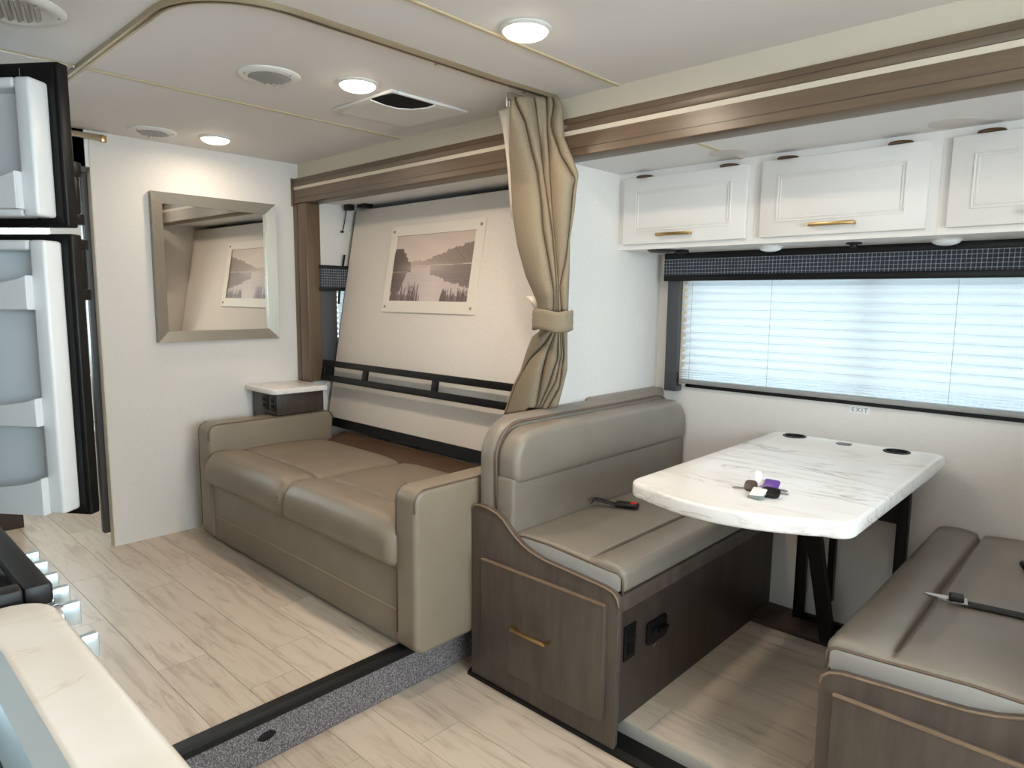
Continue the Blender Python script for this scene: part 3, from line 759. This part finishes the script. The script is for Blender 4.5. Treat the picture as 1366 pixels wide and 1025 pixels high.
for x_, z_ in ((PX0+.026, PZ0+.028), (PX1-.026, PZ0+.028), (PX0+.026, PZ1-.028), (PX1-.026, PZ1-.028)):
    G().lathe([(.0075, -.009), (.0075, -.012), (.004, -.0135)], (x_, 0, z_), 14, axis='Y').obj('bolt', 'grey_plastic', pc, 40, M=BM)

# ------------------------------------------------------------------ sofa
sf = thing('sofa', (1.0, 1.65, S), 'taupe leather two-seat sofa below the wall bed', 'sofa')
box('base', (.262, 1.760, 1.352, 1.950, S+.014, .47), 'leather', sf, .012, 3)
box('gap_shade', (.29, 1.74, 1.385, 1.94, S, S+.016), 'black_gasket', sf)  # black strip standing for the shade in the gap under the base
G().tube([(.27+1.49*i/20, 1.3505, .292) for i in range(21)], .0024, 5).obj('seam', 'thread', sf)
def arm(xa, xb):
    ye = 2.03 if xa < 1 else 1.952
    out = rrect(1.338, ye, S+.010, .738, (.045, .03, .05, .045), 6)
    G().prism(out, 'X', xa, xb, .020, 4).obj('arm', 'leather', sf, 50)
    ol = rrect(1.3405, ye, S+.012, .7355, (.045, .03, .05, .045), 6)
    G().tube([(xb-.006, p, q) for p, q in ol[14:]]+[(xb-.006, 1.3405, .66)], .0032, 6).obj('welt', 'leather_welt', sf, True)
    G().tube([(xa+.006, p, q) for p, q in ol[21:]]+[(xa+.006, 1.3405, .22)], .0032, 6).obj('welt', 'leather_welt', sf, True)
arm(.150, .276); arm(1.750, 1.862)
SX0, SX1, SXM, CRY = .270, 1.764, 1.022, 1.490
def seat_fn(xa, xb):
    def fn(p):
        x, y, z = p
        k = max(0, min(1, (z-.44)/.14))
        if z > .52:
            u = (x-xa)/(xb-xa); edge = max(0, 1-(2*u-1)**6)
            z += .018*edge-.010
            z -= .022*math.exp(-((y-CRY)/.010)**2)
            if y > CRY: z += .008*math.sin(math.pi*min(1, (y-CRY)/.48))-.012*((y-CRY)/.5)
            else: z += .012*math.sin(math.pi*min(1, (CRY-y)/.19))
        if y < 1.40: y -= .018*math.sin(math.pi*k)
        return Vector((x, y, z))
    return fn
for a, b in ((SX0, SXM-.001), (SXM+.001, SX1)):
    G().soft(a, b, 1.322, 1.950, .440, .600, .042, (18, 120, 5), seat_fn(a, b)).obj('seat_cushion', 'leather', sf, True)
for i in range(5): box('lacing', (SXM-.006, SXM+.006, 1.293, 1.301, .462+.021*i, .470+.021*i), 'leather_welt', sf, .002)

# ------------------------------------------------------------------ corner stand
ns = thing('corner_stand', (.17, 1.8, S), 'small corner stand with white marble top beside the sofa arm', 'stand')
box('body', (.03, .290, 1.690, 1.962, .746, .858), 'dark_wood', ns, .003)
box('lower_body', (.03, .146, 1.690, 1.962, S, .746), 'dark_wood', ns)
G().prism(rrect(.004, .322, 1.655, 1.966, (.02, .045, 0, 0), 6), 'Z', .857, .886, .006, 3).obj('top', 'table_marble', ns, 40)
for a in (.135, .225):
    o = box('outlet', (a, a+.062, 1.684, 1.692, .765, .845), 'black_plastic', ns, .003)
    for q in (.790, .820): box('socket', (a+.018, a+.044, 1.682, 1.685, q-.008, q+.008), 'dark_void', o)

# ------------------------------------------------------------------ overhead cabinets
YCB = 2.427; ZC0, ZC1 = 1.572, HS
def cab(x0, x1, d0, d1, h0, h1, label, hinges):
    t = thing('overhead_cabinet', ((x0+x1)/2, 2.6, ZC0), label, 'cabinet', 'overhead cabinets above the dinette window')
    box('body', (x0+.0002, x1-.0002, YCB, YW, ZC0-.004, ZC1), 'white_paint', t)
    dz0, dz1 = 1.588, 1.852
    yf = YCB-.019
    d = box('door', (d0, d1, yf, YCB-.001, dz0, dz1), 'white_paint', t, .0035)
    i0, i1, j0, j1 = d0+.058, d1-.058, dz0+.050, dz1-.050
    g = G()
    def ring(m_, w, h):
        for b in ((i0+m_, i1-m_, j0+m_, j0+m_+w), (i0+m_, i1-m_, j1-m_-w, j1-m_), (i0+m_, i0+m_+w, j0+m_+w, j1-m_-w), (i1-m_-w, i1-m_, j0+m_+w, j1-m_-w)):
            g.box(b[0], b[1], yf-h, yf+.001, b[2], b[3], .0012, 1)
    ring(0, .006, .0035); ring(.010, .005, .0025)
    g.obj('door_moulding', 'white_paint', d, 40)
    if h1 > h0:
        hz = 1.620
        g = G().box(h0, h1, yf-.030, yf-.020, hz-.006, hz+.006, .002); g.box(h0+.002, h0+.012, yf-.021, yf, hz-.005, hz+.005); g.box(h1-.012, h1-.002, yf-.021, yf, hz-.005, hz+.005)
        g.obj('handle', 'gold', d, 40)
    for x in hinges:
        G().lathe([(.034, 0), (.036, .002), (.034, .005)], (x, yf+.012, dz1+.001), 24).obj('hinge_cap', 'bronze', d, 40)
cab(XP1, 2.462, 1.908, 2.437, 2.079, 2.228, 'white overhead cabinet next to the linen partition, one lift-up door', (2.00, 2.36))
cab(2.462, 3.040, 2.490, 3.012, 2.670, 2.816, 'middle white overhead cabinet with the brightest gold handle', (2.575, 2.925))
cab(3.040, XS1, 3.067, 3.60, 3.26, 3.41, 'white overhead cabinet farthest from the linen partition', (3.16, 3.49))
for x, y, lab in ((2.47, 2.565, 'small white dome light under the first and second overhead cabinets'), (3.035, 2.60, 'small white dome light under the second and third overhead cabinets')):
    t = thing('cabinet_light', (x, y, ZC0-.004), lab, 'light', 'dome lights under the cabinets')
    G().lathe([(.046, 0), (.046, -.005), (.042, -.006)], (x, y, ZC0-.004), 28).obj('ring', 'white_plastic', t, 40)
    G().lathe([(.042*math.cos(i*.22), -.005-.016*math.sin(i*.22)) for i in range(8)], (x, y, ZC0-.004), 28).obj('lens', 'porcelain', t, True)
G_ = G().lathe([(.026, 0), (.026, -.005), (.012, -.008), (.012, -.016), (.004, -.018)], (2.765, 2.565, ZC0-.004), 20).obj('cabinet_sensor', 'black_plastic', origin=(2.765, 2.565, ZC0-.004), smooth=40)
tag(G_, 'small black round button under the middle overhead cabinet', 'sensor')
ss = thing('shade_switch', (2.06, 2.51, ZC0-.004), 'black round plate under the overhead cabinet by the partition', 'switch')
G().lathe([(.062, 0), (.062, -.004), (.05, -.010), (.02, -.012), (.001, -.012)], (2.045, 2.50, ZC0-.004), 32).obj('plate', 'black_plastic', ss, 40)
box('knob', (2.085, 2.135, 2.51, 2.56, ZC0-.018, ZC0-.003), 'black_plastic', ss, .006)

# ------------------------------------------------------------------ dinette benches
MX = 2.772      # mirror line of the pair
def bench(flip, label):
    f = (lambda x: 2*MX-x) if flip else (lambda x: x)
    Mf = Matrix.Translation((2*MX, 0, 0)) @ Matrix.Diagonal((-1, 1, 1, 1)) if flip else None
    t = thing('dinette_bench', (f(2.2), 2.1, .02), label, 'bench', 'dinette benches')
    kw = dict(M=Mf)
    box('bench_box', (1.882, 2.470, 1.612, YW-.003, SF+.001, .488), 'dark_wood', t, **kw)
    box('front_rail', (2.465, 2.484, 1.612, YW-.003, .440, .492), 'bench_wood', t, .002, **kw)
    # shaped wood end panel
    prof = [(1.866, .014), (2.486, .014), (2.489, .470), (2.484, .492), (2.470, .506), (2.440, .514), (2.352, .521), (2.260, .527), (2.200, .532), (2.150, .542), (2.105, .558), (2.069, .579), (2.040, .602), (2.016, .622), (1.985, .638), (1.95, .646), (1.91, .649), (1.885, .646), (1.871, .636), (1.866, .620)]
    p_ = G().prism(prof, 'Y', 1.588, 1.611, .003, 2).obj('end_panel', 'bench_wood', t, 30, **kw)
    G().tube([(x, 1.5885, z-.001) for x, z in prof[2:]], .0035, 6).obj('edge_band', 'bench_wood_light', p_, True, **kw)
    d = box('drawer_front', (1.935, 2.452, 1.567, 1.588, .100, .468), 'bench_wood', t, .003, **kw)
    G().box(1.935, 2.452, 1.565, 1.575, .4655, .470).obj('top_edge', 'bench_wood_light', d, **kw)
    g = G().box(2.100, 2.252, 1.536, 1.545, .2745, .2845, .002); g.box(2.100, 2.109, 1.545, 1.568, .2755, .2835); g.box(2.243, 2.252, 1.545, 1.568, .2755, .2835)
    g.obj('handle', 'gold', d, 40, **kw)
    # seat cushion with a crease
    def fn(p):
        x, y, z = p
        if z > .52:
            z += .012*math.sin(math.pi*min(1, max(0, (x-2.03)/.33)))+(.010*math.sin(math.pi*min(1, max(0, (x-2.355)/.135))))
            k = min(1, max(0, (y-1.66)/.04))
            z -= .026*math.exp(-((x-2.355)/.0065)**2)*k
        return Vector((x, y, z))
    s_ = G().soft(2.03, 2.490, 1.614, YW-.006, .495, .572, .022, (130, 24, 3), fn).obj('seat_cushion', 'bench_leather', t, True, **kw)
    side = G().prism([(2.045, .502), (2.468, .498), (2.478, .51), (2.478, .545), (2.468, .556), (2.36, .562), (2.2, .574), (2.1, .574), (2.05, .566)], 'Y', 1.6095, 1.618, .004, 2).obj('seat_side', 'leather_light', s_, 40, **kw)
    G().tube([(2.05, 1.613, .569), (2.1, 1.613, .577), (2.2, 1.613, .577), (2.36, 1.613, .565), (2.466, 1.613, .558), (2.484, 1.614, .545), (2.486, 1.614, .50)], .0035, 6).obj('welt', 'leather_welt', s_, True, **kw)
    # backrest: rear wrap, front pad in two panels
    G().prism(rrect(1.606, YW-.006, .45, .952, (.03, .03, .13, .14), 10), 'X', 1.876, 1.960, .028, 4).obj('back_wrap', 'bench_leather', t, 50, **kw)
    fp = G().prism(rrect(1.612, YW-.010, .45, .762, .016, 4), 'X', 1.957, 2.040, .013, 3).obj('back_pad', 'bench_leather', t, 50, **kw)
    G().prism(rrect(1.616, YW-.010, .738, .922, (.034, .034, .105, .11), 10), 'X', 1.954, 2.052, .026, 5).obj('head_roll', 'bench_leather', t, 50, **kw)
    G().tube([(1.960, y, z) for y, z in rrect(1.612, YW-.010, .45, .934, (.01, .01, .115, .12), 10)][12:]+[(1.963, 1.612, .65)], .0055, 6).obj('welt', 'leather_welt', fp, True, **kw)
    G().soft(1.868, 1.935, 2.21, YW-.008, .90, .962, .022, (4, 12, 2)).obj('top_bolster', 'bench_leather', t, True, **kw)
    if not flip:
        o = box('outlet', (2.470, 2.475, 1.648, 1.712, .266, .378), 'black_plastic', t, .002)
        for z_ in (.298, .346): box('socket', (2.4748, 2.4762, 1.664, 1.696, z_-.014, z_+.014), 'dark_void', o)
        l_ = G().prism(rrect(1.775, 1.893, .268, .345, .012, 4), 'X', 2.470, 2.480, .003, 2).obj('table_latch', 'black_plastic', t, 40)
        box('latch_lever', (2.480, 2.492, 1.835, 1.885, .296, .312), 'black_metal', l_, .003)
        G().lathe([(.011, 0), (.011, .005), (.004, .007)], (2.480, 1.812, .315), 14, axis='X').obj('latch_knob', 'black_metal', l_, 40)
        box('latch_tip', (2.480, 2.486, 1.796, 1.814, .262, .274), 'chrome', l_)
    return t
bench(False, 'taupe leather dinette bench backed by the linen partition, wood drawer with gold handle')
bench(True, 'taupe leather dinette bench with a chrome-tongued seat belt lying across its seat')

# seat belts
sb = thing('seat_belt', (2.1, 2.08, .58), 'black seat belt buckle with red button on the bench by the partition', 'seat belt')
def ribbon(pts, w, th, side):
    g = G(); V = []; F = []; n = len(pts); sd = Vector(side).normalized()*w/2
    for p in pts:
        p = Vector(p); V += [p-sd, p+sd, p+sd+Vector((0, 0, th)), p-sd+Vector((0, 0, th))]
    for i in range(n-1):
        for k in range(4): F.append((4*i+k, 4*i+(k+1) % 4, 4*i+4+(k+1) % 4, 4*i+4+k))
    F += [(3, 2, 1, 0), tuple(4*n-4+k for k in range(4))]
    return g.add(V, F)
ribbon([(2.058, 2.035, .590), (2.064, 2.042, .606), (2.085, 2.054, .602), (2.12, 2.068, .596), (2.15, 2.080, .590)], .034, .004, (-.35, 1, 0)).obj('strap', 'webbing', sb, True)
R = Matrix.Translation((2.178, 2.094, .588)) @ Matrix.Rotation(math.radians(22), 4, 'Z')
bk = G().soft(-.045, .042, -.021, .021, 0, .019, .008, (6, 4, 2)).obj('buckle', 'black_plastic', sb, True, M=R)
G().box(.012, .036, -.012, .012, .017, .0205, .002).obj('button', 'red', bk, M=R)
sb2 = thing('seat_belt', (3.2, 2.04, .58), 'dark seat belt with chrome tongue lying on the second bench seat', 'seat belt')
ribbon([(3.255, 2.030, .586), (3.30, 2.034, .588), (3.36, 2.040, .589), (3.43, 2.048, .590), (3.48, 2.055, .590)], .034, .003, (-.1, 1, 0)).obj('strap', 'webbing', sb2, True)
R = Matrix.Translation((3.255, 2.030, .588)) @ Matrix.Rotation(math.radians(190), 4, 'Z')
tg = G().prism([(-.012, -.021), (.024, -.021), (.032, -.010), (.078, -.007), (.088, 0), (.078, .007), (.032, .010), (.024, .021), (-.012, .021)], 'Z', .002, .007, .001, 1).obj('tongue', 'chrome', sb2, M=R)
G().soft(-.004, .030, -.022, .022, .003, .017, .006, (3, 4, 2)).obj('tongue_grip', 'black_plastic', sb2, True, M=R)
sb3 = thing('seat_belt', (3.34, 2.40, .58), 'black seat belt buckle near the window on the second bench', 'seat belt')
R = Matrix.Translation((3.372, 2.44, .588)) @ Matrix.Rotation(math.radians(200), 4, 'Z')
G().soft(-.045, .042, -.021, .021, 0, .019, .008, (6, 4, 2)).obj('buckle', 'black_plastic', sb3, True, M=R)
ribbon([(3.41, 2.455, .590), (3.45, 2.47, .594), (3.475, 2.485, .590)], .034, .004, (-.35, 1, 0)).obj('strap', 'webbing', sb3, True)

# ------------------------------------------------------------------ table
tbz = .842
tb = thing('dinette_table', (2.77, 2.1, SF), 'white marble-look dinette table on a black wall leg frame', 'table')
X0, X1, YF = 2.483, 3.077, 1.613
out = [(X0, 2.692), (X0, 1.70)]
pts = []
for i in range(7):
    a = math.radians(180+90*i/6); pts.append((X0+.055+.055*math.cos(a), YF+.055+.055*math.sin(a)))
out += pts
for i in range(1, 16):
    u = i/16; x = X0+.055+(X1-X0-.11)*u; out.append((x, YF+.050*u-.072*math.sin(math.pi*u)**.9))
for i in range(7):
    a = math.radians(270+90*i/6); out.append((X1-.055+.055*math.cos(a), YF+.105+.055*math.sin(a)))
out += [(X1, 1.80), (X1, 2.665), (X1-.03, 2.694)]
tt = G().prism(out, 'Z', tbz-.044, tbz, .009, 3).obj('top', 'table_marble', tb, 40)
cut = G().lathe([(.037, -.02), (.037, .02)], (2.577, 2.638, tbz), 32).lathe([(.037, -.02), (.037, .02)], (2.938, 2.622, tbz), 32).obj('cutter', 'table_marble')
bo = tt.modifiers.new('hole', 'BOOLEAN'); bo.operation = 'DIFFERENCE'; bo.object = cut; bo.solver = 'EXACT'
bpy.context.view_layer.update()
nm = bpy.data.meshes.new_from_object(tt.evaluated_get(bpy.context.evaluated_depsgraph_get()))
tt.modifiers.clear(); tt.data = nm; bpy.data.objects.remove(cut)
for x, y in ((2.577, 2.638), (2.938, 2.622)):
    c_ = G().lathe([(.036, 0), (.043, 0), (.043, .0028), (.036, .0034), (.0355, .001), (.035, -.018)], (x, y, tbz), 32, cap=False).obj('cup_holder', 'black_plastic', tb, 40)
    G().lathe([(.036, -.0195), (.036, -.0175)], (x, y, tbz), 32).obj('cup_well', 'dark_void', c_)
G().lathe([(.027, 0), (.027, .002), (.022, .003)], (2.763, 2.622, tbz), 24).obj('grommet', 'grommet_grey', tb, 40)
zf = SF+.022
for x in (2.612, 2.958): box('wall_upright', (x-.018, x+.018, YW-.075, YW-.035, zf, tbz-.044), 'black_metal', tb, .003)
box('wall_plate', (2.630, 2.940, YW-.062, YW-.045, .560, tbz-.044), 'black_metal', tb)
box('base_bar', (2.612, 2.958, YW-.070, YW-.040, zf, zf+.022), 'black_metal', tb, .003)
def bar(a, b, w0, w1, th):
    a, b = Vector(a), Vector(b); d = (b-a).normalized(); s_ = Vector((1, 0, 0)); s_ = (s_-d*s_.dot(d)).normalized(); n_ = d.cross(s_)
    V = [a-s_*w0-n_*th, a+s_*w0-n_*th, a+s_*w0+n_*th, a-s_*w0+n_*th, b-s_*w1-n_*th, b+s_*w1-n_*th, b+s_*w1+n_*th, b-s_*w1+n_*th]
    return G().add(V, [(3, 2, 1, 0), (4, 5, 6, 7), (0, 1, 5, 4), (1, 2, 6, 5), (2, 3, 7, 6), (3, 0, 4, 7)])
bar((2.70, 2.42, tbz-.044), (2.770, 2.58, zf), .026, .024, .016).obj('folding_leg', 'black_metal', tb)
bar((2.742, 2.655, .58), (2.742, 2.655, .22), .012, .012, .012).obj('leg_strut', 'black_metal', tb)

# ------------------------------------------------------------------ keys
ky = thing('key_bunch', (2.80, 1.85, tbz), 'bunch of keys with fobs and tags lying on the dinette table', 'keys')
def heap(name, outl, u, v, turn, tilt, th, mat, bev=.001, lift=0):
    """flat piece lying in the heap, its far edge propped up by tilt degrees"""
    p = onz(u, v, tbz); hd_ = max(abs(q[1]) for q in outl); a_ = math.radians(tilt)
    R = Matrix.Translation((p.x, p.y, tbz+.001+lift+hd_*math.sin(a_))) @ Matrix.Rotation(math.radians(22+turn), 4, 'Z') @ Matrix.Rotation(a_, 4, 'X')
    return G().prism(outl, 'Z', 0, th, bev, 2).obj(name, mat, ky, 40, M=R)
heap('fob', rrect(-.017, .017, -.018, .018, .012, 5), 1001.5, 655, -8, 34, .010, 'brown_fob', .003)
heap('key_blade', rrect(-.024, .016, -.004, .004, .002, 3), 989, 652, 3, 4, .0025, 'silver_key', .0005)
heap('tag', rrect(-.019, .019, -.018, .018, .004, 3), 1009.5, 665, -28, 18, .004, 'tag_edge', .001)
heap('tag', rrect(-.019, .019, -.018, .018, .004, 3), 1011, 664, -22, 26, .003, 'tag_white', .001, .004)
heap('car_remote', rrect(-.024, .024, -.018, .018, .012, 5), 1028, 664, -14, 26, .012, 'black_plastic', .004)
heap('white_tag', rrect(-.010, .010, -.026, .026, .006, 4), 1011.5, 651, 10, 42, .004, 'tag_white', .001, .006)
heap('white_tag_eye', rrect(-.006, .006, -.004, .004, .003, 4), 1011.5, 640, 10, 40, .003, 'black_plastic', .0005, .012)
heap('purple_fob', rrect(-.021, .021, -.019, .019, .006, 4), 1028.5, 656, -18, 34, .007, 'purple', .002, .004)
heap('key_blade', rrect(-.020, .026, -.005, .005, .002, 3), 1039, 659, -12, 6, .0025, 'silver_key', .0005)
heap('key_blade', rrect(-.020, .024, -.0045, .0045, .002, 3), 1039, 656, -24, 8, .0025, 'silver_key', .0005, .003)
p_ = onz(1019, 653, tbz); G().tube([(p_.x+.013*math.cos(i*math.pi/10), p_.y+.013*math.sin(i*math.pi/10), tbz+.016+.006*math.sin(i*math.pi/10)) for i in range(20)], .0018, 6, True).obj('split_ring', 'silver_key', ky, True)

# ------------------------------------------------------------------ kitchen: counter, stove, sink, base cabinets
KZ, KY = 1.0, .186
kb = thing('kitchen_cabinet', (3.4, -.2, 0), 'dark wood base cabinet under the kitchen counter', 'cabinet')
box('body', (2.602, 4.2, YK+.002, .150, .0, .80), 'dark_wood', kb)
box('apron', (2.602, 4.2, .125, .150, .80, KZ-.042), 'dark_wood', kb)
for a in (2.62, 3.15, 3.68):
    d = box('door', (a, a+.50, .150, .168, .12, .82), 'bench_wood', kb, .003)
    G().tube([(a+.17, .168, .76), (a+.17, .19, .76), (a+.33, .19, .76), (a+.33, .168, .76)], .005, 6).obj('handle', 'gold', d)
wt = G().prism(rrect(2.597, 4.22, YK+.002, KY, (0, 0, .02, .045), 8), 'Z', KZ-.040, KZ, .007, 3).obj('kitchen_worktop', 'counter_marble', origin=(3.4, -.2, KZ-.04), smooth=40)
tag(wt, 'cream marble-look kitchen worktop with an inset sink', 'worktop')
cut = G().prism(rrect(2.690, 3.36, -.36, .104, .03, 5), 'Z', KZ-.3, KZ+.1).obj('cutter', 'steel')
bo = wt.modifiers.new('hole', 'BOOLEAN'); bo.operation = 'DIFFERENCE'; bo.object = cut; bo.solver = 'EXACT'
bpy.context.view_layer.update()
nm = bpy.data.meshes.new_from_object(wt.evaluated_get(bpy.context.evaluated_depsgraph_get()))
wt.modifiers.clear(); wt.data = nm; bpy.data.objects.remove(cut)
sk = thing('sink', (3.0, -.12, KZ-.2), 'stainless steel sink set into the kitchen worktop', 'sink')
o1 = rrect(2.680, 3.37, -.37, .118, .036, 6); o2 = rrect(2.700, 3.35, -.35, .098, .03, 6); o3 = rrect(2.71, 3.34, -.34, .088, .045, 6); n = len(o1)
V = [(x, y, KZ+.0005) for x, y in o1]+[(x, y, KZ+.004) for x, y in o1]+[(x, y, KZ+.004) for x, y in o2]+[(x, y, KZ-.02) for x, y in o3]
F = []
for r in range(3):
    for i in range(n): F.append((r*n+i, r*n+(i+1) % n, (r+1)*n+(i+1) % n, (r+1)*n+i))
obj('rim', V, F, 'steel', sk, 30)
V = [(x, y, KZ-.02) for x, y in o3]+[(x*.985+3.02*.015, y*.95-.12*.05, KZ-.15) for x, y in o3]+[(x*.93+3.02*.07, y*.8-.12*.2, KZ-.17) for x, y in o3]
F = [tuple(range(2*n, 3*n))]
for r in range(2):
    for i in range(n): F.append((r*n+i, r*n+(i+1) % n, (r+1)*n+(i+1) % n, (r+1)*n+i))
obj('bowl', V, F, 'smoked', sk, 40)
G().lathe([(.04, 0), (.04, .003), (.02, .001)], (3.02, -.12, KZ-.17), 20).obj('drain', 'chrome', sk, 40)
sv = thing('stove', (2.3, -.15, S), 'black gas stove with silver knobs beside the worktop', 'stove')
box('body', (2.02, 2.590, YK+.002, .166, .0, .985), 'black_metal', sv)
box('front_panel', (2.02, 2.592, .166, .184, .62, .985), 'black_metal', sv, .004)
box('oven_door', (2.03, 2.58, .166, .186, .10, .60), 'cooktop_glass', sv, .004)
g = G()
for b in ((2.0, 2.592, .164, .194), (2.562, 2.592, -.42, .164), (2.0, 2.03, -.42, .164), (2.03, 2.562, -.42, -.39)): g.box(b[0], b[1], b[2], b[3], .984, 1.012, .005)
g.obj('cover_frame', 'dark_grey' if False else 'black_plastic', sv, 40)
box('glass_cover', (2.03, 2.562, -.39, .164, .992, 1.003), 'cooktop_glass', sv)
for i, (x, z_) in enumerate(((2.352, .962), (2.404, .962), (2.458, .960), (2.512, .958), (2.560, .952), (2.632, .935))):
    if i == 5:
        box('knob_plate', (2.60, 2.66, .160, .187, .90, .958), 'black_metal', sv)
    k_ = G().lathe([(.019, .184), (.019, .190), (.0165, .194), (.0165, .206), (.014, .208)], (x, 0, z_), 24, axis='Y').obj('knob', 'chrome', sv, 40)
    G().box(x-.006, x+.006, .207, .228, z_-.016, z_+.016, .003).obj('knob_grip', 'steel', k_, 40)

# ------------------------------------------------------------------ refrigerator
HX, HY = .696, .272
fr = thing('refrigerator', (1.0, -.1, S), 'black two-door refrigerator with both doors standing ajar', 'refrigerator')
box('base_cabinet', (.66, 1.34, YK+.002, .255, S, .62), 'dark_wood', fr)
g = G()
for b in ((.66, .69, .62, 2.06), (1.31, 1.34, .62, 2.06)): g.box(b[0], b[1], YK+.002, .255, b[2], b[3])
g.box(.69, 1.31, YK+.002, YK+.03, .62, 2.06); g.box(.69, 1.31, YK+.03, .255, 1.545, 1.565); g.box(.69, 1.31, YK+.03, .255, 2.04, 2.06); g.box(.69, 1.31, YK+.03, .255, .62, .66)
g.obj('cabinet_shell', 'liner_white', fr)
for z_ in (.95, 1.25): box('shelf', (.69, 1.31, YK+.03, .2, z_, z_+.008), 'liner_blue', fr)
def fdoor(name, z0, z1, ang, bins, wtop):
    M_ = Matrix.Translation((HX, HY, 0)) @ Matrix.Rotation(math.radians(ang), 4, 'Z')
    Wd = .560; T = .040
    d = box(name, (0, Wd, 0, T, z0, z1), 'black_plastic', fr, .006, 3, M=M_)
    # gasket groove and control strip
    G().box(.012, Wd-.012, -.006, .001, z0+.012, z1-.012).obj('gasket', 'black_gasket', d, M=M_)
    x0, x1, a0, a1 = .030, Wd-.030, z0+.024, z1-wtop
    w = .052; dp = .075
    g = G()
    for b in ((x1-w, x1, a0, a1), (x0, x0+w, a0, a1), (x0+w, x1-w, a1-.03, a1), (x0+w, x1-w, a0, a0+.03)):
        g.box(b[0], b[1], -dp, -.004, b[2], b[3], .010, 3)
    g.obj('liner', 'liner_white', d, 40, M=M_)
    G().box(x0+w-.003, x1-w+.003, -.018, -.004, a0+.01, a1-.01).obj('liner_back', 'liner_blue' if not wtop > .05 else 'liner_white', d, M=M_)
    for (zb, hb) in bins:
        # tray with a scooped front
        n_ = 14; top = [(x0+w-.006+(x1-x0-2*w+.012)*i/n_, zb+hb*(1-.30*math.sin(math.pi*i/n_)**.7)+0) for i in range(n_+1)]
        out_ = [(x0+w-.006, zb), (x1-w+.006, zb)]+top[::-1]
        b_ = G().prism(out_, 'Y', -.100, -.094, .0015, 1)
        b_.box(x0+w-.004, x1-w+.004, -.095, -.018, zb, zb+.005)
        b_.box(x1-w-.002, x1-w+.006, -.098, -.018, zb, zb+hb); b_.box(x0+w-.006, x0+w+.002, -.098, -.018, zb, zb+hb)
        b_.obj('door_bin', 'liner_white', d, M=M_)
    # latch blocks on the outer side of the free edge
    for zz in ((z1-.20, z1-.165), (z1-.165, z1-.045), (z1-.045, z1-.012)) if wtop < .05 else ((z0+.012, z0+.045), (z0+.045, z0+.155), (z0+.155, z0+.20)):
        G().box(Wd-.040, Wd-.002, T-.004, T+(.030 if zz[1]-zz[0] < .06 else .018), zz[0], zz[1], .004).obj('latch', 'black_metal', d, 40, M=M_)
    if wtop > .05:
        for i in range(4): G().box(.20+.08*i, .201+.08*i, -.0075, -.0055, z1-.052, z1-.018).obj('control_mark', 'grey_plastic', d, M=M_)
    return d
fdoor('freezer_door', 1.562, 2.036, 35.5, [(1.605, .105)], .062)
fdoor('fridge_door', .664, 1.543, 36.5, [(.690, .115), (.965, .085), (1.315, .10)], .024)

# ------------------------------------------------------------------ washroom behind the doorway
dr = thing('door_1', (-.045, .94, S), 'dark wood sliding washroom door standing open beside the mirror wall', 'door', kind='structure')
box('leaf', (-.092, -.058, .956, 1.55, S+.06, 2.04), 'door_wood', dr, .002)
box('leaf_edge', (-.06, -.052, .958, 1.0, S+.06, 2.04), 'door_wood', dr)
box('header', (-.055, .0, .60, .966, 1.905, HC), 'door_wood', dr)
rl = thing('door_rail', (.012, .8, 2.06), 'slim aluminium sliding-door rail above the washroom doorway', 'rail')
box('rail', (.001, .022, .45, 1.045, 2.050, 2.076), 'aluminium', rl, .003)
box('end_stop', (.001, .026, 1.030, 1.052, 2.046, 2.074), 'gold', rl, .002)
tl = thing('toilet', (-1.0, 1.2, S), 'white toilet glimpsed through the washroom doorway', 'toilet')
G().lathe([(.11, S), (.105, S+.06), (.12, S+.2), (.18, S+.36), (.19, S+.40)], (-1.0, 1.2, 0), 28).obj('bowl', 'porcelain', tl, 40)
G().prism([(-1.0+.21*math.cos(i*math.pi/14), 1.2+.19*math.sin(i*math.pi/14)) for i in range(28)], 'Z', S+.40, S+.435, .008, 2).obj('lid', 'porcelain', tl, 40)
box('tank', (-1.26, -1.12, .88, 1.32, S+.30, S+.72), 'porcelain', tl, .02, 3)
vn = thing('washroom_vanity', (-.9, .5, S), 'dark wood vanity base glimpsed under the open refrigerator door', 'cabinet')
box('body', (-1.2, -.63, .25, .745, S, .86), 'dark_wood', vn, .003)
box('top', (-1.22, -.615, .24, .755, .86, .89), 'counter_marble', vn, .006)
